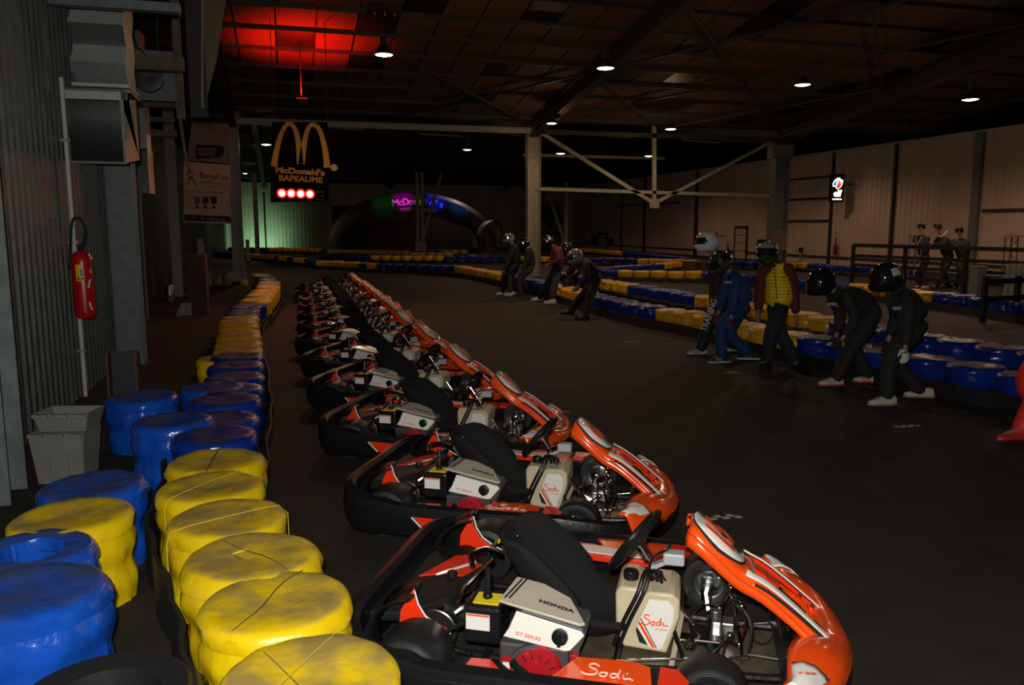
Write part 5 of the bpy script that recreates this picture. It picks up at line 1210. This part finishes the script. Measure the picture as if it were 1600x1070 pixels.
    for s in (-1, 1):
        for v in (.72, .79):
            q = fair(.5+.5*s*.42, v); b = MB(); b.lathe([(.001, .004), (.009, .004), (.009, 0)], q, (.6, 0, .8), 10); prt('fairing_bolt', b, BLKM)
        q = fair(.5+.5*s*.97, .10); b = MB(); b.lathe([(.001, .006), (.012, .006), (.014, 0)], (q[0], q[1]+s*.005, q[2]-.03), (0, s, 0), 12); prt('fairing_bolt', b, DSTL)
    # oval plate with black outline
    def plate(sc, lift, m, nm):
        b = MB(); pts = []
        for k_ in range(28):
            a = 2*PI*k_/28; u = math.cos(a); w_ = math.sin(a); v = .225+.18*u*sc; tp2 = .93*sc*(1-.20*max(0, u)); t = tp2*(abs(w_)**.75)*(1 if w_ > 0 else -1)
            x, y, z = fair(.5+.5*t, v); pts.append((x+lift*.6, y, z+lift))
        ce = fair(.5, .215); b.add([(ce[0]+lift*.6, ce[1], ce[2]+lift)]+pts, [(0, 1+k_, 1+(k_+1) % 28) for k_ in range(28)]); o = prt(nm, b, m); m_ = o.modifiers.new('thickness', 'SOLIDIFY'); m_.thickness = .003; return o
    plate(1.0, .006, BLKM, 'plate_outline'); plate(.93, .010, WHT, 'number_plate')
    b = MB(); b.grid(lambda u, v: (lambda q: (q[0]+.004, q[1], q[2]+.006))(fair(.5+.10*(2*u-1), .012+.03*v)), 3, 2); prt('panel_top_label', b, flat('label_grey', (.5, .5, .48), .4))
    script(K, (lambda q, q2: frame((q[0]+.012, q[1], q[2]+.014), (0, 1, 0), (-.7, 0, .55)))(fair(.30, .92), None), .022, LW, .003)
    # nose body: orange blade wrapping the front
    b = MB(); NB = [(-.55, 1.31, 1.36), (-.50, 1.33, 1.41), (-.42, 1.335, 1.455), (-.30, 1.35, 1.515), (-.15, 1.40, 1.56), (0, 1.42, 1.575), (.15, 1.40, 1.56), (.30, 1.35, 1.515), (.42, 1.335, 1.455), (.50, 1.33, 1.41), (.55, 1.31, 1.36)]
    def nb(u, v):
        p = u*(len(NB)-1); i = min(int(p), len(NB)-2); f = p-i; y = NB[i][0]*(1-f)+NB[i+1][0]*f; xi = NB[i][1]*(1-f)+NB[i+1][1]*f; xo = NB[i][2]*(1-f)+NB[i+1][2]*f
        dz_ = .045*max(0, 1-(abs(y)/.26)**2); c_ = [(xi, .235-dz_), (xi+(xo-xi)*.35, .245-dz_), (xi+(xo-xi)*.7, .23-dz_), (xo, .195-dz_*.8), (xo+.018, .15-dz_*.3), (xo+.01, .125)]
        q = v*5; j = min(int(q), 4); g_ = q-j; return (c_[j][0]*(1-g_)+c_[j+1][0]*g_, y, (c_[j][1]*(1-g_)+c_[j+1][1]*g_)-.05*abs(y)**1.2)
    b.grid(nb, 24, 10); o = prt('nose_body', b, ORG); m_ = o.modifiers.new('thickness', 'SOLIDIFY'); m_.thickness = .02; m_.offset = 1
    for s in (-1, 1):
        b = MB(); b.prism([(1.335, .49), (1.455, .375), (1.46, .35), (1.40, .32), (1.345, .33)], lambda a, c, t: (a, s*c, .238+t-.05*c-.10*(a-1.34)), 0, .006)
        b = MB(); 
        def wp(u, v, s=s):
            uu = (.5-s*.5)+s*(.0+.19*u); q = nb(min(1, max(0, uu if s > 0 else 1-.19*u*1-.0)) if s < 0 else .0+.19*u, .02+.86*v)
            return (q[0]+.0, q[1], q[2]+.024)
        def wp2(u, v, s=s):
            uu = .21*u if s < 0 else 1-.21*u; q = nb(uu, .02+(.92-.3*u*u)*v); return (q[0]+.006, q[1], q[2]+.029)
        b = MB(); b.grid(wp2, 8, 8); o = prt('nose_panel', b, WHT); m_ = o.modifiers.new('thickness', 'SOLIDIFY'); m_.thickness = .004
        b = MB(); b.tube([(lambda q: (q[0]+.008, q[1], q[2]+.031))(nb((.21*v/6) if s < 0 else 1-.21*v/6, .94-.3*(v/6)**2)) for v in range(7)], .003, 4); prt('nose_panel_edge', b, BLKM)
    q = nb(.10, .2); text('nose_lettering', 'GT SERIES', .014, frame((q[0]+.03, q[1]+.01, q[2]+.034), (.97, .23, -.05), (-.23, .97, .05)), LO, K)
    b = MB(); b.box((1.345, 0, .15), (.03, .62, .13)); prt('nose_bulkhead', b, BLK, smooth=False, bevel=.008)
    q = fair(.5, .10)

    return K, fair
KART, FAIR = make_kart()
NUMM = flat('number_red', (.88, .10, .015), .35)
def number(k, txt):
    if not txt: return
    me = text_mesh(txt, .185, Matrix.Identity(4), ext=.0012, offset=.006, spacing=1.0, sx=.90 if len(txt) > 1 else 1.35)
    L = (Vector(FAIR(.5, .10))-Vector(FAIR(.5, .33))).length/.23
    for v in me.vertices:
        vv = min(.99, max(.005, .225-v.co.y/L)); t = v.co.x/.135; q = Vector(FAIR(.5+.5*t, vv)); n_ = Vector((.6, 0, .8))
        v.co = q+n_*(.0165+v.co.z)
    me.materials.append(NUMM); me.name = 'race_number'; shape('race_number', me, k)
RZ = math.radians(-29); HX = Vector((math.cos(RZ), math.sin(RZ), 0))
plates = [(1085, 812, '15'), (905, 660, '6'), (789, 591, '17'), (716, 545, '7'), (663, 512, '5'), (622, 493, '11'), (611, 476, '8'), (600, 459, '12'), (581, 449, '3'), (566, 440, '9'), (556, 433, '2'), (540, 424, '')]
O_ = [P(u, v, .57)-HX*1.0 for u, v, _ in plates]
for i in range(2, 12): O_[i].y = O_[1].y+1.645*(i-1); O_[i].x = O_[0].x+(0, 0, .04, .0, -.04, -.08, -.04, .0, .02, .04, .0, .02)[i]
klab = ['orange and white racing kart numbered 15, nearest the camera', 'orange and white racing kart numbered 6, second in the row', 'orange and white racing kart numbered 17, third in the row', 'racing kart numbered 7, fourth in the row, its plate above the number 17 kart', 'racing kart numbered 5, fifth in the row', 'sixth racing kart from the camera in the row', 'seventh racing kart from the camera in the row', 'eighth racing kart from the camera in the row', 'ninth racing kart from the camera in the row', 'tenth racing kart from the camera in the row', 'eleventh racing kart, second from the far end of the row', 'racing kart at the far end of the row']
karts = [KART]+[copy_tree(KART) for _ in range(11)]
for i, k in enumerate(karts):
    o = O_[i]+Vector((HX.y, -HX.x, 0))*.04; k.location = (o.x, o.y, 0); k.rotation_euler = (0, 0, RZ+(0, 0, .01, -.01, .02, 0, .02, -.02, 0, .01, 0, .02)[i])
    tag(k, klab[i], 'kart', 'racing karts parked side by side in echelon'); number(k, plates[i][2])
# ============================================================ PEOPLE
def skin_obj(name, V, Ed, root, m, parent=None, sub=1):
    """V: key -> (pos, (rx, ry)); grows one continuous skin along the edges"""
    keys = list(V); idx = {k_: i for i, k_ in enumerate(keys)}
    bm = bmesh.new(); ly = bm.verts.layers.skin.verify(); vs = []
    for k_ in keys:
        v = bm.verts.new(V[k_][0]); r = V[k_][1]; v[ly].radius = r if isinstance(r, tuple) else (r, r); v[ly].use_root = (k_ == root); vs.append(v)
    for a, c in Ed: bm.edges.new((vs[idx[a]], vs[idx[c]]))
    me = bpy.data.meshes.new(name); bm.to_mesh(me); bm.free()
    o = bpy.data.objects.new(name, me); COL.objects.link(o)
    s_ = o.modifiers.new('skin', 'SKIN'); s_.use_smooth_shade = True; s_.branch_smoothing = .5
    u_ = o.modifiers.new('sub', 'SUBSURF'); u_.levels = sub; u_.render_levels = sub
    dg = bpy.context.evaluated_depsgraph_get(); me2 = bpy.data.meshes.new_from_object(o.evaluated_get(dg))
    o.modifiers.clear(); o.data = me2; me2.materials.clear(); me2.materials.append(m); me2.shade_smooth(); me2.name = name
    if parent is not None: o.parent = parent
    return o
def ik(a, c, l1, l2, pole):
    d = c-a; L = d.length
    if L > (l1+l2)*.995: return a+d*(l1/(l1+l2))
    d.normalize(); x = (l1*l1-l2*l2+L*L)/(2*L); h = math.sqrt(max(1e-6, l1*l1-x*x)); p = (pole-d*pole.dot(d)).normalized()
    return a+d*x+p*h
SHOE = {}
def shoe_mb():
    b = MB(); secs = [(-.09, .032, .075), (-.05, .038, .085), (.0, .038, .080), (.05, .040, .062), (.10, .044, .045), (.15, .040, .036), (.185, .018, .024)]
    def f(u, v):
        p = v*(len(secs)-1); i = min(int(p), len(secs)-2); q = p-i; x = secs[i][0]*(1-q)+secs[i+1][0]*q; w_ = secs[i][1]*(1-q)+secs[i+1][1]*q; h = secs[i][2]*(1-q)+secs[i+1][2]*q
        a = PI*u; return (x, w_*math.cos(a)*1.05, .018+h*math.sin(a)**.8)
    b.grid(f, 12, 12); n_ = len(b.v)
    b.ball((-.088, 0, .045), (.02, .034, .04), 10, 6)
    return b
def sole_mb():
    b = MB(); pl = [(-.11, -.025), (-.06, -.042), (.03, -.042), (.11, -.05), (.17, -.038), (.198, 0), (.17, .038), (.11, .05), (.03, .042), (-.06, .042), (-.11, .025)]
    b.prism(pl, lambda a, c, t: (a, c, t), 0, .02); return b
def helmet(par, pos, f, l, upv, m, visor, s=1, tilt=0, top=None, strip=None):
    fw = (f*math.cos(tilt)-Vector((0, 0, 1))*math.sin(tilt)).normalized(); M = frame(pos, fw, l) @ Matrix.Diagonal((s, s, s, 1))
    def sh(u, v, k_=1.0):
        th_ = 2*PI*u; ph = PI*v*.83; x, y, z = math.sin(ph)*math.cos(th_), math.sin(ph)*math.sin(th_), math.cos(ph)
        x *= .150; y *= .122; z *= .135
        if x > 0 and z < .0: x *= 1+.22*min(1, -z/.06)
        if x > .08 and -.05 < z < .05: x -= .010
        return (x*k_, y*k_, z*k_)
    b = MB(); b.grid(sh, 28, 16, M); o = b.build('helmet', m, par)
    md = o.modifiers.new('thickness', 'SOLIDIFY'); md.thickness = .012
    def patch(nm, a0, a1, v0, v1, k_, mm, n1=12):
        b = MB(); b.grid(lambda u, v: sh((a0+(a1-a0)*u), v0+(v1-v0)*v, k_), n1, 8, M); return b.build(nm, mm, o)
    patch('visor', -.21, .21, .42, .66, 1.03, visor)
    patch('chin_vent', -.05, .05, .82, .92, 1.03, BLKM, 4)
    for sg_ in (-1, 1):
        q = sh(.22*sg_ % 1, .56, 1.03); b = MB(); b.lathe([(.001, .008), (.016, .008), (.018, 0)], (0, 0, 0), (0, sg_, 0), 10); b.v = [tuple(M @ (Vector(v)+Vector(q))) for v in b.v]; b.build('visor_pivot', CHR, o)
    if top: patch('crown_band', 0, 1, 0, .44, 1.012, top, 28)
    if strip:
        patch('side_marking', .26, .36, .35, .55, 1.015, strip, 6); patch('side_marking', .64, .74, .35, .55, 1.015, strip, 6)
    return o
DARKV = flat('dark_visor', (.01, .01, .01), .05, coat=1)
def person(feet, hip, neck, head, hands, jm, tm, lab, s=1.0, look=(-1, 0), glove=None, shoe=None, sole=None, hel=None, tilt=.15, hairm=None, vest=None, group=None, sleeve=None, headr=1, stoop=0):
    fa, fb = P(*feet[0]), P(*feet[1])     # nearer foot first
    org = (fa+fb)/2; org.z = 0
    f = (RT*look[0]+Vector((FW.x, FW.y, 0)).normalized()*look[1]).normalized(); l = Vector((0, 0, 1)).cross(f)
    tocam = (C0-org); tocam.z = 0; near = 1 if l.dot(tocam) > 0 else -1     # side of the body that faces the camera
    at = lambda px: PD(px[0], px[1], org)-org
    H, N, HD = at(hip), at(neck), at(head)
    fw_ = {near: fa-org, -near: fb-org}
    V = {}; E_ = []
    chest = H.lerp(N, .72); waist = H.lerp(N, .32)
    V['pelvis'] = (H, (.10*s, .13*s)); V['waist'] = (waist, (.085*s, .12*s)); V['chest'] = (chest, (.10*s, .15*s)); V['nb'] = (N, (.055*s, .07*s))
    hd_up = (HD-N).normalized()
    V['nt'] = (N.lerp(HD, .45), .05*s); V['hd'] = (HD-hd_up*.01, (.085*s, .078*s)); V['ht'] = (HD+hd_up*.085*s, (.06*s, .055*s))
    E_ += [('pelvis', 'waist'), ('waist', 'chest'), ('chest', 'nb'), ('nb', 'nt'), ('nt', 'hd'), ('hd', 'ht')]
    V['nose'] = (HD+f*.085*s-Vector((0, 0, .02)), .014*s); E_.append(('hd', 'nose'))
    J = {}
    for sd in (1, -1):
        k_ = 'L' if sd > 0 else 'R'
        hp = H+l*sd*.095*s-Vector((0, 0, .04*s)); an = Vector(fw_[sd])+Vector((0, 0, .085)); kn = ik(hp, an, .43*s, .42*s, f+l*sd*.12)
        sh_ = N+(chest-N)*.15+l*sd*.185*s; hn = at(hands[0 if sd == near else 1])+l*sd*(.05 if vest else (.32 if isinstance(glove, dict) else .20))*s; el = ik(sh_, hn, .29*s, .26*s, -f+l*sd*.5-Vector((0, 0, .3)))
        J[k_] = (hp, kn, an, sh_, el, hn)
        V['hip'+k_] = (hp, .085*s); V['kn'+k_] = (kn, .055*s); V['an'+k_] = (an, .038*s); V['to'+k_] = (an+f*.12*s-Vector((0, 0, .05)), .03*s)
        V['sh'+k_] = (sh_, .055*s); V['el'+k_] = (el, .038*s); V['wr'+k_] = (hn, .026*s)
        fd = (hn-el).normalized(); pd = hn+fd*.05*s; V['pa'+k_] = (pd, (.036*s, .018*s))
        E_ += [('pelvis', 'hip'+k_), ('hip'+k_, 'kn'+k_), ('kn'+k_, 'an'+k_), ('an'+k_, 'to'+k_), ('chest', 'sh'+k_), ('sh'+k_, 'el'+k_), ('el'+k_, 'wr'+k_), ('wr'+k_, 'pa'+k_)]
        if not glove:
            for q in range(4):
                o2 = f*(.024-.016*q)*s; ln = (.042, .048, .045, .034)[q]*s
                V['f%d%s' % (q, k_)] = (pd+fd*.045*s+o2, .0085*s); V['g%d%s' % (q, k_)] = (pd+fd*(.045*s+ln)+o2-l*sd*.02*s, .007*s); E_ += [('pa'+k_, 'f%d%s' % (q, k_)), ('f%d%s' % (q, k_), 'g%d%s' % (q, k_))]
            V['th'+k_] = (hn+fd*.03*s+f*.045*s, .009*s); V['tt'+k_] = (hn+fd*.065*s+f*.058*s, .0075*s); E_ += [('wr'+k_, 'th'+k_), ('th'+k_, 'tt'+k_)]
    for q in V:
        if q[:2] in ('pe', 'wa', 'ch', 'nb', 'hi', 'kn', 'sh', 'el', 'an') : r_ = V[q][1]; V[q] = (V[q][0], tuple(x_*.72 for x_ in r_) if isinstance(r_, tuple) else r_*.72)
    body = skin_obj('person', V, E_, 'pelvis', SKIN); body.location = org
    tag(body, lab, 'person', group)
    up = Vector((0, 0, 1))
    # trousers
    T = {'p': (H, (.118*s, .125*s))}; TE = []
    for k_ in 'LR':
        hp, kn, an = J[k_][:3]; T['h'+k_] = (hp, .105*s); T['m'+k_] = (hp.lerp(kn, .5), .095*s); T['k'+k_] = (kn, .076*s); T['c'+k_] = (kn.lerp(an, .4), .074*s); T['a'+k_] = (an-Vector((0, 0, .06)), .06*s)
        TE += [('p', 'h'+k_), ('h'+k_, 'm'+k_), ('m'+k_, 'k'+k_), ('k'+k_, 'c'+k_), ('c'+k_, 'a'+k_)]
    T['b'] = (H.lerp(waist, .35), .115*s); TE.append(('p', 'b')); T = {q: (v_[0], tuple(x_*1.27 for x_ in v_[1]) if isinstance(v_[1], tuple) else v_[1]*1.27) for q, v_ in T.items()}
    skin_obj('trousers', T, TE, 'p', tm, body)
    A_ = {'p': (H-(waist-H)*.25, (.125*s, .145*s)), 'w': (waist, (.125*s, .155*s)), 'c': (chest, (.135*s, .175*s)), 'n': (N.lerp(chest, .05), (.085*s, .105*s))}; AE = [('p', 'w'), ('w', 'c'), ('c', 'n')]
    for k_ in 'LR':
        sh_, el, hn = J[k_][3:]; A_['s'+k_] = (sh_, .078*s); A_['e'+k_] = (el, .06*s); A_['f'+k_] = (el.lerp(hn, .5), .054*s); A_['h'+k_] = (hn+(el-hn)*.06, .042*s)
        AE += [('c', 's'+k_), ('s'+k_, 'e'+k_), ('e'+k_, 'f'+k_), ('f'+k_, 'h'+k_)]
    A_['m'] = (N.lerp(HD, .30), .068*s); AE.append(('n', 'm')); A_ = {q: (v_[0], tuple(x_*1.28 for x_ in v_[1]) if isinstance(v_[1], tuple) else v_[1]*1.28) for q, v_ in A_.items()}
    if vest:
        for q in 'pwc': A_[q] = (A_[q][0], tuple(x_*.85 for x_ in A_[q][1]))
        A_['n'] = (A_['n'][0], .07*s); A_['m'] = (A_['m'][0], .05*s)
    skin_obj('jacket', A_, AE, 'p', sleeve or jm, body)
    if vest:
        W = {'u': (N.lerp(HD, .10), .078*s), 'p': (H-(waist-H)*1.1, (.158*s, .18*s)), 'w': (waist, (.145*s, .172*s)), 'c': (chest, (.152*s, .182*s)), 'n': (N.lerp(chest, .12), (.10*s, .13*s))}
        W = {q: (v_[0], (tuple(x_*1.40 for x_ in v_[1]) if isinstance(v_[1], tuple) else v_[1]*1.4)) for q, v_ in W.items()}
        WE = [('p', 'w'), ('w', 'c'), ('c', 'n'), ('n', 'u')]
        for k_ in 'LR': W['s'+k_] = (chest.lerp(J[k_][3], .55)+Vector((0, 0, .02)), .10*s); WE.append(('c', 's'+k_))
        vo = skin_obj('vest', W, WE, 'p', vest, body)
        fr = lambda t, o2, out: H.lerp(N, t)+f*(.190*s*math.cos(o2)+out)+l*near*(.212*s*math.sin(o2)+out)
        for o2, a0, a1, nm in ((.30, .02, .92, 'zip'), (.95, .10, .30, 'pocket_zip')):
            b = MB(); b.tube([fr(a0+(a1-a0)*q/6, o2+(.12*q/6 if nm[0] == 'p' else 0), .006) for q in range(7)], .005, 5); b.build(nm, BLKM, vo)
        b = MB()
        for q in range(9):
            t_ = .08+.1*q; b.tube([fr(t_, a/10*2.6-.4, .002) for a in range(11)], .003, 4)
        b.build('quilt_seam', flat('vest_seam', (.32, .18, .01)), vo)
        b = MB(); b.tube([fr(.66+.012*math.sin(q*2), .62+.05*q, .008) for q in range(7)], .004, 5); b.build('vest_script', BLKM, vo)
    for k_ in 'LR':
        hp, kn, an, sh_, el, hn = J[k_]; toe = f if s else f
        M = frame(Vector((an.x, an.y, 0)), f*.96+l*(.12 if k_ == 'L' else -.12), l)
        b = shoe_mb(); b.v = [tuple(M @ Vector(v)) for v in b.v]; so = b.build('shoe', shoe or BLKM, body)
        b = sole_mb(); b.v = [tuple(M @ Vector(v)) for v in b.v]; b.build('sole', sole or shoe or BLKM, so, smooth=False)
        if sole:
            for q in range(3):
                b = MB(); b.bar((.02+q*.03, .045, .03), (.035+q*.03, .036, .065), .004, .009); b.bar((.02+q*.03, -.045, .03), (.035+q*.03, -.036, .065), .004, .009); b.v = [tuple(M @ Vector(v)) for v in b.v]; b.build('shoe_stripe', sole if sole != shoe else BLKM, so, smooth=False)
        if glove:
            fd = (hn-el).normalized(); pd = hn+fd*.055*s; G = {'w': (hn, .040*s), 'p': (pd, (.044*s, .026*s))}; GE = [('w', 'p')]
            sd = 1 if k_ == 'L' else -1
            for q in range(4):
                o2 = f*(.030-.020*q)*s; ln = (.045, .052, .048, .038)[q]*s
                G['f%d' % q] = (pd+fd*.045*s+o2, .012*s); G['g%d' % q] = (pd+fd*(.045*s+ln)+o2-l*sd*.025*s, .010*s); GE += [('p', 'f%d' % q), ('f%d' % q, 'g%d' % q)]
            G['t'] = (hn+fd*.035*s+f*.05*s, .013*s); G['u'] = (hn+fd*.075*s+f*.062*s, .011*s); GE += [('w', 't'), ('t', 'u')]
            skin_obj('glove', G, GE, 'w', glove if not isinstance(glove, dict) else glove[k_], body)
    if hel:
        helmet(body, HD, f, l, up, hel[0], hel[1] if len(hel) > 1 and hel[1] else DARKV, s=headr, tilt=tilt, top=hel[2] if len(hel) > 2 else None, strip=hel[3] if len(hel) > 3 else None)
    else:
        b = MB(); 
        def hr(u, v):
            th_ = 2*PI*u; ph = PI*v*.66; x, y, z = math.sin(ph)*math.cos(th_), math.sin(ph)*math.sin(th_), math.cos(ph)
            if x > .5: z = max(z, .45)
            return (x*.118, y*.108, z*.125)
        M = frame(HD+Vector((0, 0, .03)), f, l); b.grid(hr, 20, 10, M); b.build('hair', hairm or HAIR, body)
        for sg_ in (-1, 1):
            b = MB(); b.ball(tuple(HD+l*sg_*.085*s-f*.0), (.012, .012, .03), 8, 5); b.build('ear', SKIN, body)
            b = MB(); b.ball(tuple(HD+l*sg_*.032*s+f*.078*s+Vector((0, 0, .015))), .011, 8, 5); b.build('eye', flat('eye_dark', (.03, .02, .02), .2), body)
        b = MB(); b.ball(tuple(HD+f*.078*s-Vector((0, 0, .055))), (.02, .02, .006), 8, 5); b.build('mouth', flat('lip', (.25, .08, .06)), body)
    return body, J, H, N, f, l, near, org
KB = mat('black_overall', (.008, .009, .008), .75, bump=.3, bscale=25); KG = mat('dark_green_black', (.010, .013, .010), .8, bump=.3, bscale=25)
BLS = mat('blue_overall', (.006, .035, .13), .8, bump=.4, bscale=20); RJ = mat('red_jacket', (.11, .008, .006), .75, bump=.4, bscale=20); JE = mat('dark_jeans', (.012, .020, .028), .85, noise_amt=.4, nscale=12)
RSU = mat('red_overall', (.70, .02, .01), .6, bump=.3, bscale=20); VST = mat('yellow_vest', (.85, .55, .01), .65, bump=.4, bscale=18)
WSH = flat('white_shoe', (.55, .50, .40), .5); SSO = flat('red_sole', (.50, .03, .02), .5); GSO = flat('gum_sole', (.32, .28, .20), .6)
HW = flat('helmet_white', (.72, .72, .72), .12, coat=1); HS = flat('helmet_silver', (.34, .34, .32), .14, metal=.2, coat=1); HK = flat('helmet_black', (.010, .011, .012), .08, coat=1); HG = flat('helmet_green', (.006, .07, .02), .10, coat=1); HC = flat('helmet_chrome', (.35, .33, .30), .10, metal=.9, coat=1)
WGL = flat('white_glove', (.55, .55, .52), .8); KGL = flat('black_glove', (.015, .015, .017), .7); RGL = flat('red_glove', (.20, .02, .01), .7)
DG = 'drivers waiting in front of the right barrier'
r1 = person(((1093, 555), (1150, 550)), (1134, 457), (1120, 398), (1104, 378), ((1108, 486), (1120, 490)), KB, KB, 'person in white helmet and black suit lettered on the leg, behind the blue suited one', s=1.0, glove=KGL, shoe=flat('white_black_shoe', (.42, .42, .40), .5), sole=BLKM, hel=(HW,), tilt=.05, group=DG, headr=1.12)
r2 = person(((1128, 566), (1174, 561)), (1162, 474), (1145, 428), (1126, 410), ((1136, 494), (1128, 492)), BLS, BLS, 'person in blue overall and chrome helmet bending forward', s=.98, glove=RGL, shoe=KGL, sole=WSH, hel=(HC, None, None, HK), tilt=.55, group=DG, headr=1.12)
r3 = person(((1198, 573), (1246, 574)), (1217, 467), (1213, 414), (1199, 396), ((1238, 492), (1190, 488)), RJ, JE, 'person in padded yellow vest and green and silver helmet', s=1.0, shoe=BLKM, hel=(HG, DARKV, HS), tilt=.0, look=(-.7, -.7), vest=VST, sleeve=mat('maroon_sleeve', (.10, .008, .008), .8), group=DG, headr=1.15)
r4 = person(((1303, 602), (1360, 597)), (1360, 482), (1310, 458), (1283, 441), ((1306, 524), (1318, 528)), KG, KG, 'person in black bent low with hands on knees, red soled white shoes', s=.98, glove=KGL, shoe=WSH, sole=SSO, hel=(HK,), tilt=.25, group=DG, headr=1.15)
r5 = person(((1384, 632), (1442, 620)), (1432, 502), (1405, 456), (1384, 434), ((1390, 538), (1412, 536)), KG, KG, 'person in black with white glove and marked dark helmet, nearest of the drivers', s=1.02, glove={'L': WGL, 'R': KGL}, shoe=WSH, sole=GSO, hel=(HK, None, None, flat('helmet_mark', (.45, .5, .45), .3)), tilt=.2, group=DG, headr=1.15)
r6 = person(((1588, 688), (1640, 672)), (1662, 530), (1668, 450), (1668, 415), ((1680, 560), (1690, 560)), RSU, RSU, 'person in red overall and red shoes, mostly cut off by the right edge', s=1.0, shoe=SSO, sole=flat('red_sole_dark', (.12, .01, .01)), hel=(HW,), group=DG)
r7 = person(((786, 460), (799, 462)), (806, 414), (803, 385), (795, 372), ((788, 424), (792, 424)), KB, KB, 'person in black with patterned pale helmet, leftmost of the drivers', s=.95, glove=KGL, shoe=WSH, hel=(HS, None, None, HK), tilt=.1, group=DG)
r8 = person(((812, 463), (826, 460)), (829, 417), (827, 391), (819, 380), ((816, 424), (818, 424)), KB, KB, 'person in black with shiny black helmet, second driver from the left', s=.95, glove=KGL, shoe=BLKM, hel=(HK,), tilt=.2, group=DG)
r9 = person(((842, 469), (862, 474)), (872, 415), (868, 388), (856, 377), ((857, 412), (860, 414)), RJ, JE, 'person in dark red jacket with hands joined, third driver from the left', s=1.0, shoe=WSH, hel=(HK, None, None, HS), tilt=.2, group=DG)
r10 = person(((886, 470), (900, 467)), (902, 422), (895, 398), (885, 389), ((884, 428), (888, 428)), KB, KB, 'person in black partly hidden behind the bent silver helmeted one', s=.95, glove=KGL, shoe=BLKM, hel=(HK,), tilt=.25, group=DG)
r11 = person(((890, 491), (913, 500)), (932, 433), (912, 411), (898, 400), ((901, 446), (908, 448)), KG, KG, 'person in black crouching with hands on knees, silver helmet', s=.98, glove={'L': flat('pale_glove', (.22, .2, .16)), 'R': KGL}, shoe=BLKM, hel=(HS,), tilt=.45, group=DG, headr=1.1)
SG = 'spectators leaning at the railing'
JK = flat('dark_jacket', (.014, .018, .014), .8)
r12 = person(((1434, 449), (1446, 450)), (1444, 400), (1440, 370), (1440, 356), ((1424, 379), (1449, 385)), JK, KB, 'dark haired person leaning on the railing, leftmost spectator', s=1.0, look=(-.8, -.6), shoe=WSH, group=SG)
r13 = person(((1462, 451), (1482, 450)), (1482, 401), (1473, 370), (1465, 356), ((1452, 380), (1456, 384)), KB, KB, 'person in dark jacket with bright shoulder stripe, middle spectator', s=1.0, look=(-1, -.1), shoe=BLKM, group=SG)
r14 = person(((1492, 452), (1506, 453)), (1504, 403), (1502, 375), (1499, 362), ((1482, 384), (1490, 386)), JK, KB, 'dark haired person turned towards the camera, right hand spectator', s=1.0, look=(-.5, -.86), shoe=BLKM, group=SG)
bd, J, H, N, f, l, near, org = r13
sh_, el = J['L'][3], J['L'][4]
tc_ = (C0-org); tc_.z = 0; tc_.normalize()
q0, q1, q2 = [PD(u, v, org)-org+tc_*.25 for u, v in ((1468, 370), (1475, 367), (1480, 361))]
MB().tube([q0, q1, q2], .022, 6).build('reflective_stripe', flat('reflective', (1, 1, 1), .2, metal=.3), bd)
# lettering down the leg of the black suit
bd, J, H, N, f, l, near, org = r1
tc_ = (C0-org); tc_.z = 0; tc_.normalize()
p0, p1 = PD(1101, 512, org)-org+tc_*.27, PD(1117, 466, org)-org+tc_*.29
text('leg_lettering', 'TRAINING', .12, frame((p0+p1)/2, p1-p0, (p1-p0).cross(tc_)*-1), flat('leg_white', (.6, .6, .58)), bd, sx=.85, spacing=.95, ext=.002)
q0, q1 = PD(1117, 462, org)-org+tc_*.26, PD(1122, 447, org)-org+tc_*.24
MB().bar(q0, q1, .02, .004).build('leg_stripe', flat('leg_white', (.6, .6, .58)), bd, smooth=False)
# chest tapes
for r_, (u, v), w_ in ((r2, (1138, 439), .10), (r5, (1405, 478), .12), (r4, (1301, 472), .10)):
    bd, J, H, N, f, l, near, org = r_; tc_ = (C0-org); tc_.z = 0; tc_.normalize(); q = PD(u, v, org)-org+tc_*.26
    MB().box((0, 0, 0), (w_, .004, .03), frame(q, f*-1, Vector((0, 0, 1)).cross(f))).build('chest_tape', flat('tape_grey', (.25, .28, .36)), bd, smooth=False)
